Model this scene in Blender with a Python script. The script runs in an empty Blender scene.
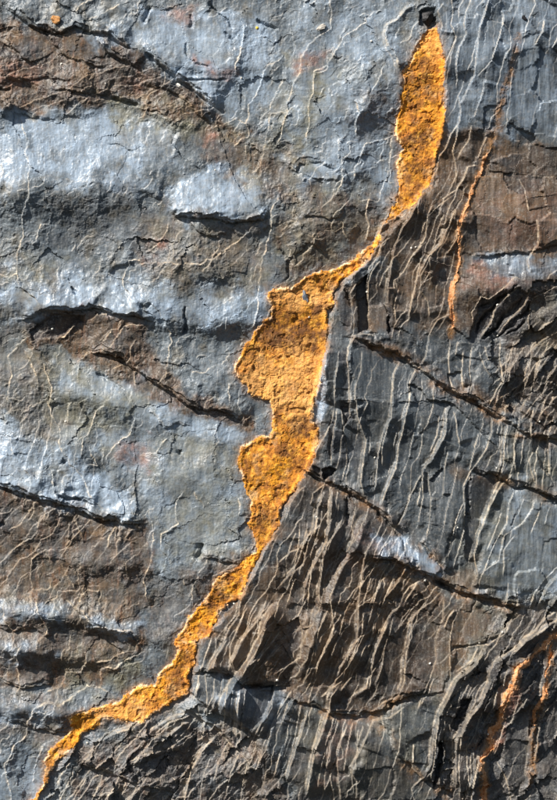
import bpy, math, random, heapq
import numpy as np
from mathutils import Vector

# ------------------------------------------------------------------ camera, sky, sun, exposure
S = 0.0025                      # metres per unit of the survey grid (the face in view is 1.39 m x 2.0 m)
CX, CY, ZC = 278.5, 400.0, 1.25
scene = bpy.context.scene
cam_data = bpy.data.cameras.new('camera'); cam = bpy.data.objects.new('camera', cam_data)
scene.collection.objects.link(cam); scene.camera = cam
DIST = 5.0
cam.location = (0.0, -DIST, ZC); cam.rotation_euler = (math.radians(90), 0, 0)
cam_data.sensor_fit = 'VERTICAL'; cam_data.sensor_height = 36.0
cam_data.lens = 36.0 * DIST / (800 * S); cam_data.clip_end = 400

TO_SUN = Vector((-0.58, -0.43, 0.66)).normalized()
world = bpy.data.worlds.new('World'); scene.world = world; world.use_nodes = True
wn = world.node_tree.nodes; wl = world.node_tree.links
bg = wn['Background']; sky = wn.new('ShaderNodeTexSky'); sky.sky_type = 'NISHITA'; sky.sun_disc = False
sky.sun_elevation = math.asin(TO_SUN.z); sky.sun_rotation = math.atan2(TO_SUN.x, TO_SUN.y)
wl.new(sky.outputs[0], bg.inputs[0]); bg.inputs[1].default_value = 0.055
sun_data = bpy.data.lights.new('sun', 'SUN'); sun_data.energy = 5.0; sun_data.angle = math.radians(0.5)
sun_data.color = (1.0, 0.94, 0.86)
sun = bpy.data.objects.new('sun', sun_data); scene.collection.objects.link(sun)
sun.location = (-2, -3, 4); sun.rotation_euler = TO_SUN.to_track_quat('Z', 'Y').to_euler()
vs = scene.view_settings; vs.view_transform = 'Standard'; vs.look = 'None'; vs.gamma = 1.0; vs.exposure = 0.72

rng = np.random.default_rng(7); random.seed(7)

# ------------------------------------------------------------------ noise
def _table(seed):
    r = np.random.default_rng(seed)
    p = r.permutation(256).astype(np.int32); a = r.random(256) * 2 * np.pi
    return np.concatenate([p, p]), np.cos(a).astype(np.float32), np.sin(a).astype(np.float32)
_tabs = {}
def perlin(x, y, seed=0):
    if seed not in _tabs: _tabs[seed] = _table(seed)
    p, gx, gy = _tabs[seed]
    xf = np.floor(x); yf = np.floor(y)
    xi = xf.astype(np.int32) & 255; yi = yf.astype(np.int32) & 255
    fx = (x - xf).astype(np.float32); fy = (y - yf).astype(np.float32)
    u = fx * fx * fx * (fx * (fx * 6 - 15) + 10); v = fy * fy * fy * (fy * (fy * 6 - 15) + 10)
    def g(ix, iy, dx, dy):
        h = p[p[ix & 255] + (iy & 255)]
        return gx[h] * dx + gy[h] * dy
    a = g(xi, yi, fx, fy); b = g(xi + 1, yi, fx - 1, fy)
    c = g(xi, yi + 1, fx, fy - 1); d = g(xi + 1, yi + 1, fx - 1, fy - 1)
    a = a + u * (b - a); c = c + u * (d - c)
    return (a + v * (c - a)) * 1.5
def fbm(x, y, scale, octs, seed, gain=0.5, sx=1.0, sy=1.0):
    o = 0; a = 1.0; f = 1.0 / scale
    for k in range(octs):
        o = o + a * perlin(x * f * sx + 17.3 * k, y * f * sy + 9.1 * k, seed + k); a *= gain; f *= 2.03
    return o
def sst(a, b, x):
    t = np.clip((x - a) / (b - a), 0, 1); return t * t * (3 - 2 * t)

# ------------------------------------------------------------------ survey grid (fine on the face, coarser further out)
def axis(lo, hi, st):
    core = np.arange(lo, hi + st * .5, st)
    g = st * 1.09 ** np.arange(1, 46); g = np.minimum(g, 22); e = np.cumsum(g)
    return np.concatenate([lo - e[::-1], core, hi + e]).astype(np.float32)
AX = axis(-14, 571, 0.69); AY = axis(-14, 814, 0.69)
X, Y = np.meshgrid(AX, AY)
NY, NX = X.shape
WX = 3.0 * fbm(X, Y, 34, 2, 11) + 1.7 * fbm(X, Y, 10, 4, 21, .62)
WY = 3.0 * fbm(X, Y, 34, 2, 31) + 1.7 * fbm(X, Y, 10, 4, 41, .62)
PX = X + .8 * WX; PY = Y + .8 * WY        # survey lines are read through this warp, so every edge is ragged

QX = X + .28 * WX + .5 * fbm(X, Y, 40, 2, 15); QY = Y + .28 * WY + .5 * fbm(X, Y, 40, 2, 35)   # a calmer warp for the long layer edges

# ------------------------------------------------------------------ survey of the face
T = [None] + [(ox, oy) for oy in (0, 200, 400, 600) for ox in (0, 140, 280, 417)]
def tl(t, s):                    # "x,y x,y" read on an enlarged sheet -> face units
    ox, oy = T[t]
    return [(ox + float(a) / 3.98, oy + float(b) / 3.98) for a, b in (q.split(',') for q in s.split())]
def fl(s): return [tuple(map(float, q.split(','))) for q in s.split()]

EDGES = {   # pale broken edges of thin layers; the right-hand side of the picture stands higher
1: "80,460 95,520 115,560 110,610 125,660 118,720 125,796|300,50 320,20 360,0|350,80 420,60 480,10|0,740 20,690 15,650",
2: "370,600 400,560 430,540 425,480 440,420 470,360 490,290 557,235|440,700 470,665 490,620 500,580 510,520 515,460 530,400 557,330|380,290 400,220 415,150 410,90|260,520 300,510 340,490 380,470 450,490",
3: "205,0 205,60 200,110 140,150 110,195 80,240 75,290 50,320 35,390 20,470 0,560|330,40 340,90 300,120 245,160 215,200 180,270 140,290 120,390 110,500 110,600|470,520 440,545 380,560 340,580 310,640 290,720|290,400 310,450 300,540|240,640 250,720 220,790|540,10 500,40 470,80 425,105 415,140 430,200 460,240 480,300|440,540 435,640 440,720",
4: "100,20 80,60 95,110 90,150|130,0 140,60 130,110 150,160 130,210 110,260 108,330|215,0 190,60 180,110 190,150 160,200 150,260 155,330 150,380|280,0 265,60 240,130 230,190 225,260 220,310 190,370 170,430|340,60 335,110 320,160 300,210 285,260|160,390 170,440 165,490 130,540 110,600 80,640|290,250 260,290 230,320|160,500 150,560 140,610 155,650 150,740|215,500 200,560 170,610 160,640|275,550 250,590 235,640|240,660 200,670 180,720 150,760 100,796|500,80 490,140 460,190|230,65 290,95 330,105 380,150|400,720 425,760 430,796|260,330 250,400 220,480|557,150 530,200",
5: "120,0 95,60 95,130 70,200 65,290 90,350 140,390 170,440|160,100 155,150 130,180|557,240 520,245 500,290 495,330 520,380 530,440|557,500 500,510 470,540 440,590 390,600 350,610 320,640|440,450 390,460 360,480|450,530 400,570|320,640 310,720|120,540 80,570 30,620 40,720 35,796|90,600 110,640 150,700 150,760|170,650 215,740 200,796|557,660 530,690 540,740|0,300 40,310 70,290|300,500 260,540 220,550",
6: "545,0 520,50 515,120 500,210 480,290 465,390 460,480 440,530|490,80 440,120 370,180 300,235 240,262 100,255 0,255|35,400 80,450 110,510 130,560 115,640 105,720|355,720 350,760 360,796|120,90 90,150 60,190 20,210|300,650 250,690 205,690",
7: "0,200 30,240 40,280|90,90 95,130 140,160 185,155|240,80 250,130 280,160|350,0 340,60 355,100 340,160|557,0 520,60 480,120 455,190 440,260 430,330 420,410 430,480 440,530|520,40 480,70 440,60 400,110 385,180 350,240 300,290 230,340 215,380|440,150 400,180 390,230 350,270 345,300|400,240 360,290 350,330 350,420 355,530|340,310 300,340 280,370 285,430 280,520|440,260 410,300 390,350|557,190 520,230 490,290 450,320 460,380 450,430 465,500|557,240 540,330 520,400 510,480|450,310 470,360 445,410|380,545 330,535 285,545 270,600|300,540 270,590 265,640 275,796|235,600 225,660 215,740 215,796|325,600 320,680 300,730 295,796|475,640 450,690 440,796|540,670 515,720 510,796|185,590 180,640 155,730 140,796",
8: "60,20 30,90 10,140|100,60 80,130 60,180|180,600 175,680 180,750|270,580 280,640|380,560 370,640 340,720|480,610 460,700 440,796|520,560 480,640 460,720|557,600 530,660 500,740|360,610 340,700 310,796|120,0 80,30 40,70 30,150 0,200|150,30 120,110 90,180 40,230 10,290 10,330|155,80 150,160 110,220|40,235 50,290 20,340|0,350 35,400 50,470|130,455 80,480 45,540 30,620 10,660|430,0 440,50|470,80 475,190|420,330 380,310 330,360 280,400 250,390 215,450 220,500|400,340 360,380 310,430 290,490 240,560|480,350 440,360 420,420 360,480 310,540|557,340 500,370 450,400 435,470 440,540|557,280 520,300 500,350|130,550 120,640 125,700 140,760|215,580 205,660 210,740 195,796|160,560 150,620|330,550 325,640 330,720 290,796|245,600 260,660 290,710|440,640 420,700 370,796|400,610 360,680 350,760|557,520 490,560 450,600 440,680 420,750 400,796|557,570 510,620 470,650|557,640 520,700 480,796|557,700 530,796|557,470 500,500 440,570|470,180 430,250 440,300",
9: "40,0 50,30 20,60 30,100|190,0 200,60 240,120 240,170 270,230 310,290 340,350 380,410 440,440|290,10 270,40 260,100|420,10 380,50 350,130 330,160 320,230|360,200 370,230 390,270|540,60 520,140 470,175 425,220 430,260|410,190 410,250 440,290|215,270 225,370|265,290 250,340 265,370|100,270 130,330 125,370|50,150 60,220|100,380 80,440|160,390 120,440 80,490 30,520|190,400 180,470 190,500|180,440 130,540 60,600 20,620|245,430 240,460|300,470 325,530 335,570|310,460 280,490 270,560|170,600 130,640 120,700 130,796|180,600 200,640|240,650 300,750|400,760 340,750 320,796|470,500 440,540 430,590|557,500 520,520 500,560",
10: "30,415 60,480 60,560 40,650 10,710 30,796|180,350 140,400 145,460 155,495 90,540 85,590 130,645|215,350 240,400 260,430|270,635 230,690 210,760 215,796|390,390 395,460|260,125 300,120 320,160 300,180|110,150 80,180 60,210|165,700 180,740",
11: "60,520 40,580 20,640|110,480 95,560 70,640 20,700|170,400 160,480 135,560 115,640|200,380 190,480 165,570|235,400 225,470 200,540 185,610|260,520 230,600 200,680 180,760|130,620 120,700 110,796|60,700 40,760 30,796|350,560 330,640 320,720 310,796|360,700 330,796|420,680 390,740 360,796|460,690 430,750 410,796|540,720 500,796|350,60 360,140 350,220|460,120 440,220 425,300|530,120 510,220 480,300 470,360|215,30 200,100 160,170 130,240|225,30 215,120 200,200 205,260|240,30 250,100 265,180 260,260 245,330|270,0 280,60 255,110|300,0 310,80 340,160 330,240 320,320 335,390|440,0 440,70 410,120 385,210 380,300 370,370|430,90 400,190 400,270|510,0 490,100 470,170 455,270 430,330 395,430|557,300 520,370 490,450 450,520|557,350 540,420|180,330 130,370 120,420|180,350 150,420 140,500 110,560 90,650 40,690 0,730|210,340 200,450 180,560 150,620 110,690 90,796|80,480 70,600 40,660|150,460 130,540|250,450 230,500 190,560 170,620 160,700 150,796|300,420 280,500 290,540 270,590|440,550 400,580 380,630|470,560 460,620|430,640 380,650 340,700 310,750|440,640 400,700 370,796|500,650 470,720 400,796|557,710 510,740 480,796|100,340 60,370 40,420 20,480|0,640 40,600 80,590",
12: "80,60 75,140 50,210|120,200 105,300 90,400|160,250 140,340 110,440 90,560|205,300 200,400|250,470 220,560 200,640|330,440 300,520 270,600|400,420 370,500 360,560|490,400 470,470 440,540|520,420 500,500|130,10 110,60 100,150 60,230 20,280 20,380 0,480|140,40 150,130 165,180|40,280 50,400 45,480 30,560|85,150 60,220|290,40 290,120 270,190 220,260 180,340 180,400 150,470 130,560 110,680|180,380 185,500 165,580 130,690|240,130 210,240 205,280|355,70 340,160 335,250 320,320 290,380 270,450 240,530 220,610 235,690 200,760|370,290 310,360 280,420|380,350 360,410 350,480 310,550 270,650 240,720 230,796|460,390 450,430 410,490 340,530 320,630 240,690|380,530 340,590 335,700|420,390 390,460|355,720 350,796|460,20 440,80 445,130 460,190 440,240 450,300 470,340|540,50 515,130 515,230 520,290 540,330|400,60 380,150 375,240 385,290|470,200 490,270 530,310|557,660 500,710 460,760 450,796|557,690 500,750 480,796|20,570 60,610 90,660|320,70 310,140|500,0 480,60|430,0 400,50",
13: "20,0 15,60 50,100 70,150 90,190 70,260 75,330 60,400|150,0 165,50 185,120 150,160 155,200|557,150 520,120 450,110 380,100 330,50 270,0|450,390 400,340 340,340 290,380 240,410 190,400 130,440|340,190 350,240 320,290 260,285 255,330 220,350 170,380|557,210 510,230 470,270 410,270 400,330|430,170 500,200 450,240 390,240 370,200|140,430 110,480 100,530|110,520 60,590 30,650 35,796|180,560 150,640 130,740|557,490 470,520 400,560 330,660|557,620 510,640 470,690|290,640 240,720 190,796|350,690 290,796|410,690 370,796|300,680 230,796|460,720 430,796|500,720 470,796",
14: "470,20 430,100 390,180 350,250|520,30 490,100 455,170 420,240 380,280|557,70 520,130 480,200 430,260|557,120 510,180 460,240|350,150 310,210 290,270|300,300 290,380 250,450|350,320 340,420 330,500|420,340 410,430 400,520 395,590|470,380 450,470 420,560|500,360 470,460|230,330 225,400 235,450|290,140 270,200 240,280 215,400|400,0 390,60 350,120 330,180 260,290 270,380 265,470|430,20 400,80 360,180 365,260|500,0 480,60 400,160 370,240 380,290|557,180 480,260 410,320|330,290 320,360 270,450|400,330 390,430 380,550|545,320 520,400 480,480 430,590|557,440 520,510 500,590 460,660|557,600 530,690|370,340 360,480|240,320 210,400|320,35 300,80 290,130|150,450 60,500 0,540|260,520 180,540 100,600 30,590|90,630 110,680 150,720|300,540 250,600 200,680 180,796|230,480 170,490 110,540 80,600|200,460 120,480 60,530|350,560 310,640 290,720|400,600 360,680 340,790|280,620 250,700 240,796|430,640 410,720 400,796|90,660 80,720|185,680 150,720",
15: "180,30 150,120 120,230 85,330|250,60 220,160 190,250|330,20 320,120 280,220 250,300|345,150 310,230 280,300 230,360|390,100 360,190 330,280|450,60 420,150 400,260 370,330|30,400 10,470|85,400 65,500 45,590|165,440 135,560 115,660|230,460 200,560 180,660 175,770|250,500 225,600 230,690 240,780|290,470 260,580 250,680|330,490 300,570|200,0 210,100 150,240 130,330 110,420|310,0 300,150 240,260 230,300|300,180 270,260 200,330 180,400|370,80 350,170 300,260 300,330|430,70 400,130 370,210 340,340 270,380|557,30 520,80 500,200 490,320 470,370 400,400 340,450|410,170 400,220 360,280 350,350|240,320 200,370 190,430 140,580 120,680 100,780|45,350 0,420|60,390 40,470 15,580|110,420 80,530 40,640 20,720|500,410 430,460 370,470 310,590 280,640 290,760|210,450 180,560 160,680 150,740|270,480 230,560 200,680 215,796|310,500 300,600 270,650 300,700 300,796|530,560 520,640|557,700 520,740 530,796|100,0 70,60 0,100|130,90 100,100 0,150|75,50 90,130 80,220 0,270|250,310 200,340 160,380|480,10 430,60 390,130",
16: "557,30 500,70 440,130 380,180 300,240|540,20 480,90 420,140 350,200 290,250|300,240 250,300 200,370 160,450 130,520|330,250 310,330 290,420 250,500|350,250 330,340 320,400|190,300 150,360 110,430 95,520|170,350 150,420|230,290 190,380|80,440 70,540 60,640 40,720|95,420 82,520 75,600|165,500 165,600 160,700 170,790|205,590 210,680 200,780|240,500 215,590 225,680|330,470 310,560 290,620|557,380 500,440 470,540 460,640|105,0 95,80 70,150 70,230 50,290 0,420|170,20 140,80 125,160 125,290 130,330|420,30 380,50 340,130 280,170 200,180 130,200|240,180 210,230 150,280|280,170 220,250 150,310 120,370 80,440 65,520 50,640 20,700|270,250 280,310 240,400 180,480 150,540 150,680 150,770|300,280 260,400 230,500 190,580 200,700 190,796|110,510 110,610 80,700 90,760|430,370 390,430 330,470|340,480 300,620|310,630 350,700 370,796|220,350 200,420 130,480|470,80 430,140 370,190 300,240|557,60 500,100 420,150 370,200 350,250|150,30 120,60 100,110|60,300 40,360 10,410|557,180 520,240|240,620 220,700 215,796",
}
RIDGES = [
 (tl(15, '310,0 300,150 240,260 180,400'), 5, 11, .45), (tl(15, '430,70 400,130 370,210 340,340 280,390'), 5, 10, .5), (tl(15, '557,30 520,80 500,200 490,320 470,370'), 4, 11, .5), (tl(11, '210,340 200,450 180,560 150,620 110,690 90,796'), 6, 10, .5), (tl(11, '180,350 150,420 140,500 110,560 90,650 40,690 0,730'), 6, 10, .5), (tl(11, '250,450 230,500 190,560 170,620 160,700 150,796'), 5, 9, .5), (tl(16, '280,170 220,250 150,310 120,370 80,440 65,520 50,640 20,700'), 6, 9, .55), (tl(16, '270,250 280,310 240,400 180,480 150,540 150,680 150,770'), 6, 9, .55), (fl('530,652 515,663 510,680 503,693 497,708 494,721 487,731 486,746 479,756 479,771 481,786'), 5, 12, .3), (fl('546,655 542,675 541,693 533,708 529,736 529,761 526,783'), 5, 13, .3), (tl(16, '557,60 500,100 420,150 370,200 300,240'), 5, 9, .5), (tl(15, '240,320 200,370 190,430 140,580 120,680 100,780'), 4, 10, .5), (tl(15, '110,420 80,530 40,640 20,720'), 4, 9, .5), (tl(14, '400,330 390,430 380,550'), 4, 9, .5), (tl(14, '400,0 390,60 350,120 330,180 260,290'), 5, 10, .5), (tl(14, '500,0 480,60 400,160 370,240 380,290'), 5, 9, .5), (tl(12, '130,10 110,60 100,150 60,230 20,280'), 3, 9, .4), (tl(12, '355,70 340,160 335,250 320,320 290,380 270,450 240,530 220,610'), 4, 10, .4), (tl(7, '557,0 520,60 480,120 455,190 440,260 430,330 420,410'), 5, 9, .5), (tl(7, '520,40 480,70 440,60 400,110 385,180 350,240 300,290 230,340'), 5, 10, .5), (tl(8, '150,30 120,110 90,180 40,230 10,290'), 4, 9, .4),
 (tl(14, '150,420 220,460 300,500 350,550 400,600'), 3, 7, .6), (tl(14, '300,540 250,600 200,680 180,796'), 4, 8, .6), (tl(14, '230,480 170,490 110,540 80,600 0,615'), 3, 6, .5), (tl(14, '200,450 120,470 60,510 0,545'), 3, 6, .5),
 (tl(13, '557,490 470,520 400,560 330,660'), 4, 8, .5),  # (line, height, reach, pale) big rounded ridges, the lit rim painted pale
 (fl("373,511 360,526 355,543 343,561 333,581 325,600 320,600 315,625 303,658 295,683"), 10, 22, .4),
 (fl("280,600 266,618 261,635 250,660 235,678 225,695 218,716"), 8, 14, .6),
 (fl("407,400 402,425 398,443 394,468 388,483 379,508"), 4, 10, .25),
 (tl(16, "280,170 220,250 150,310 120,370 80,440 65,520 50,640 20,700"), 2.5, 5, .1),
 (tl(14, "557,0 500,70 480,140 440,240 380,310 340,380 310,460"), 7, 14, .6),
 (fl("313,400 319,381 323,361 326,348 330,338"), 7, 16, .1),
 (tl(3, "540,10 500,40 470,80 425,105 415,140 430,200 460,240 480,300"), 4, 9, .3),
 (tl(11, "300,0 310,80 340,160 330,240 320,320 335,390"), 3.5, 8, .2),
 (tl(11, "440,0 440,70 410,120 385,210 380,300 370,370"), 3, 8, .2),
]
LEDGES = [  # (line drawn left to right, height of the upper side, reach, undercut)
 (tl(1, "0,30 60,45 120,90 180,130 240,140 300,110 360,130 430,135 480,175 540,205"), 7, 30, .8),
 (tl(1, "0,165 40,190 80,225 110,250"), 4, 22, .8),
 (tl(1, "180,130 215,180 240,200 300,240 340,260 430,265"), 4, 22, .9),
 (tl(1, "380,160 430,205 480,240 530,260 557,280"), 6, 14, 1),
 (tl(1, "190,360 215,360 290,365 370,370 420,390 440,350 470,300"), 3, 15, .7),
 (tl(1, "0,440 60,450 120,460 190,475 240,485"), 3, 18, .5),
 (tl(1, "0,300 90,330 190,300 300,340"), 2.5, 14, .5),
 (tl(2, "0,190 50,220 100,265 135,300 155,330 180,340 230,375 280,410 320,435"), 7, 24, 1),
 (tl(2, "0,320 60,340 110,360 150,380 190,420 240,465 280,490"), 4, 14, .8),
 (tl(2, "0,430 60,435 110,465"), 3, 10, .6),
 (tl(6, "100,25 150,70 230,75 340,85 430,90 490,80 515,20"), 8, 34, 1),
 (tl(6, "190,80 240,135 310,155 360,120"), 4, 9, .8),
 (fl("20,322 45,310 73,312 100,309 140,318 160,326"), 7, 30, 1),
 (fl("84,350 118,357 140,373 155,383 178,398 200,409 225,411 240,421 252,430"), 8, 20, 1),
 (fl("-15,484 0,487 25,495 50,498 75,509 95,517 113,520 136,524 153,521"), 9, 26, 1),
 (fl("58,493 72,497 85,501 96,506"), 4, 9, 1),
 (tl(10, "240,630 300,635 370,640 395,650"), 3, 12, .8),
 (tl(10, "20,30 70,60 85,100 110,105 150,95 210,110"), 2.5, 12, .5),
 (fl("452,332 462,260 470,258 500,257 525,254 535,250 557,247 580,246")[2:], 4, 14, .6),
 (fl("336,339 352,338 375,346 395,351 405,362 420,371 436,379 450,390 470,399 490,410 505,421 517,431 540,437 575,445"), 9, 20, 1),
 (fl("420,400 452,402 467,420 485,438 502,458 514,474"), 3, 20, .2),
 (fl("466,470 482,472 495,475 510,483 530,488 557,497 580,504"), 6, 22, .9),
 (fl("293,466 315,474 340,486 360,497 378,509 392,523 410,529"), 8, 22, 1),
 (fl("360,562 370,558 393,558 411,567 420,572 437,580 455,588 475,595 500,602 530,607"), 8, 18, 1),
 (fl("275,693 305,702 330,710 355,714 373,710 398,698 420,692 440,690"), 6, 22, .8),
 (fl("186,674 203,670 225,672 245,681 265,684 290,684"), 7, 18, 1),
 (tl(13, "320,650 380,670 440,690 500,705 557,730"), 6, 22, 1),
 (tl(14, "0,735 60,740 110,760 150,770"), 6, 22, 1),
 (tl(14, "150,420 220,460 300,500 350,550 400,600 440,640 500,690"), 5, 20, .7),
 (tl(14, "0,620 80,610 120,590 180,600 240,560"), 4, 12, .8),
 (tl(13, "0,110 60,115 130,110 200,150"), 5, 22, .4),
 (tl(13, "0,320 80,345 150,340 220,330"), 5, 22, .4),
 (tl(13, "0,470 60,485 120,500 210,520 280,525"), 5, 18, .6),
 (tl(13, "270,10 330,60 380,105 450,120 520,130 557,160"), 4, 18, .5),
 (tl(15, "380,475 440,525 455,600 520,660 575,710"), 4, 20, .2),
 (tl(16, "0,690 40,700 90,740 150,775"), 4, 14, .5),
 (tl(16, "130,175 200,175 240,165 340,130"), 3, 12, .5),
 (tl(12, "0,555 40,590 80,640 100,690"), 4, 16, .2),
 (tl(3, "0,640 60,685 80,655 150,650 220,680"), 3, 14, .8),
 (tl(4, "270,680 320,690 400,695 557,715"), 1.5, 10, .5),
 (tl(5, "440,300 470,268 510,256 540,252"), 4, 10, 1),
 (tl(7, "90,80 130,62 190,75 240,60 260,20"), 3, 12, .8),
 (tl(4, "400,158 440,155 480,148 520,150"), 2, 14, .3),
]
CRACKS = [(tl(2, s), 4, 1.3) for s in ("170,330 230,325 290,318 350,312", "190,170 185,205 190,240", "140,300 150,285 170,270", "200,60 200,120", "5,100 30,65 45,30", "270,10 310,50 350,90 370,120", "460,70 500,95 530,110 557,112", "330,130 350,150 380,165", "200,245 240,262 280,268")]
CRACKS += [(tl(1, "430,570 470,570 500,590 540,620"), 2.5, 1.0), (tl(5, "290,340 300,390"), 4, 1.2), (tl(5, "380,690 440,720 500,760"), 3, 1.2), (tl(6, "0,430 40,440 60,410"), 3, 1.1), (tl(6, "180,420 178,480 170,540"), 4, 2.0), (tl(10, "245,570 235,610 225,640"), 5, 2.4), (tl(10, "165,200 155,225"), 4, 1.6), (tl(7, "0,190 30,230 30,300 10,330"), 3, 1.5), (tl(14, "240,290 330,275 420,330 557,325"), 3, 1.8), (tl(16, "85,540 92,600 75,690 66,745"), 7, 3.0), (tl(16, "205,372 180,420 150,490"), 7, 4.0), (tl(11, "270,385 265,440 258,500"), 6, 2.5), (tl(8, "225,545 250,480 300,440 330,400 390,330"), 6, 1.6), (tl(8, "250,560 300,520 340,470 380,440 420,370"), 6, 1.8), (tl(8, "300,560 350,520 390,470 430,440 450,390"), 5, 1.5), (tl(8, "240,430 290,420 340,380"), 5, 1.4), (tl(8, "350,545 400,500 430,470"), 4, 1.2), (tl(15, "150,580 147,605"), 7, 2.0), (tl(1, "440,395 500,410 557,420"), 4, 1.5), (tl(1, "0,345 30,360 50,355"), 3, 1.5), (tl(9, "230,375 280,395 340,400"), 5, 2.2), (tl(9, "0,490 15,500"), 4, 2), (tl(9, "250,235 270,245"), 5, 2.2), (tl(12, "60,700 120,745"), 5, 2.5)]
HOLES = [  # hollows: polygon, depth
 (fl("29,331 40,322 52,313 68,316 84,316 86,323 70,328 58,337 44,338 33,343"), 5),
 (tl(7, "308,335 345,300 352,520 316,525 304,430"), 9),
 (tl(7, "262,350 280,370 282,440 276,500 262,470"), 6),
 (tl(7, "420,420 440,470 450,530 428,530"), 5),
 (tl(11, "170,275 195,258 220,275 210,300 180,305"), 13),
 (tl(11, "130,255 165,270 170,300 130,290"), 6),
 (tl(16, "180,380 210,375 190,460 150,510 125,490"), 8),
 (tl(16, "82,560 100,555 95,640 65,740 60,700"), 8),
 (tl(12, "190,350 220,300 318,295 290,380 260,450 230,540 205,640 185,600 180,450"), 3.5),
 (tl(11, "205,60 225,110 205,180 195,230 185,180"), 4),
 (tl(11, "235,0 280,10 290,80 265,100 250,60"), 5),
 (tl(13, "470,690 520,650 557,640 557,720"), 5),
 (tl(14, "0,640 100,610 230,540 220,600 180,690 120,720 0,700"), 4),
 (tl(14, "430,330 540,330 500,450 400,560 400,440"), 3),
 (fl("420,14 436,8 437,28 428,31 420,26"), 10),
]
CRESTS = [(30,610,60,9,5,.12), (110,628,50,9,6,.25), (20,648,50,9,5,.15), (40,712,60,9,5,.1), (100,560,60,16,5,.1), (60,535,50,12,4,.2),   # broad folds: x, y, half-width, half-height, amount, slope
 (60,192,100,34,15,0), (215,216,62,28,7,0), (80,305,90,22,8,0), (205,322,75,18,8,0), (110,402,70,20,8,.2), (60,492,90,40,7,.25),
 (512,288,62,20,10,-.05), (395,560,38,16,9,.25), (340,770,90,46,12,.1), (225,700,46,18,6,.1), (40,617,60,13,6,.05), (50,655,70,15,7,.1), (60,705,70,15,6,.1),
 (360,395,60,34,9,.35), (460,440,60,38,8,.4), (440,530,60,38,7,.4), (530,545,50,45,7,.3), (340,110,75,40,7,-.3), (345,165,35,20,5,0), (480,60,80,70,12,.1),
 (200,60,80,30,7,.2), (190,480,70,50,8,.2), (200,560,60,40,6,.2), (340,640,50,60,9,-.3), (490,690,80,50,9,-.4), (180,270,60,28,7,0), (310,230,40,30,6,0), (470,210,90,34,9,.05),
]
VEIN_UP = fl("428,31 420,40 412,52 410,62 405,70 403,80 402,95 400,108 397,120 394,132 397,142 402,150 398,158 396,165 398,173 400,182 398,192 393,205 388,217 384,224 389,221 396,215 405,209 414,206 421,196 429,186 432,173 437,161 441,146 443,131 445,116 443,100 443,85 445,73 440,53 436,30")
VEIN_MAIN = fl("380,233 376,239 369,245 362,249 355,259 348,262 339,267 333,269 325,271 313,273 306,278 300,284 290,288 279,288 268,290 268,298 271,308 269,318 263,323 256,331 251,341 244,344 241,353 234,365 234,372 241,380 247,385 249,392 256,397 269,400 271,408 274,415 273,428 269,435 261,436 251,441 240,446 237,460 240,472 242,480 245,490 250,500 250,516 248,523 253,532 257,543 256,551 245,556 237,565 228,571 217,575 213,586 205,600 200,605 190,618 181,631 174,640 181,644 188,646 200,639 212,633 215,620 220,609 233,600 240,598 248,581 254,563 263,551 269,541 278,526 280,510 293,490 305,473 313,460 318,440 318,428 313,422 314,400 319,381 323,361 326,348 326,336 328,320 326,310 334,305 333,293 340,283 350,275 358,268 367,258 376,246 381,238")
VEIN_LOW = fl("174,641 175,647 178,651 174,660 169,665 159,672 154,684 140,686 128,692 121,700 108,704 97,708 85,710 75,712 70,717 72,727 67,733 56,744 48,751 44,761 46,771 43,786 30,801 22,816 30,816 38,797 48,782 54,768 57,761 68,751 78,743 84,731 95,728 103,717 113,718 123,719 140,722 145,722 155,714 165,707 178,700 188,693 189,685 188,675 194,665 194,651 196,641")
THREAD_A = fl("516,38 512,55 509,75 501,95 499,111 497,128 490,148 483,161 479,176 471,193 468,200 461,218 458,233 458,260 455,285 452,300 453,318 450,338")
THREAD_B = fl("575,628 556,633 548,635 540,645 530,655 515,665 511,680 504,693 499,706 497,721 489,731 489,746 481,756 481,771 484,786 484,815")
THREAD_C = fl("548,640 548,655 544,675 543,693 535,708 531,736 531,761 528,783")
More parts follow.
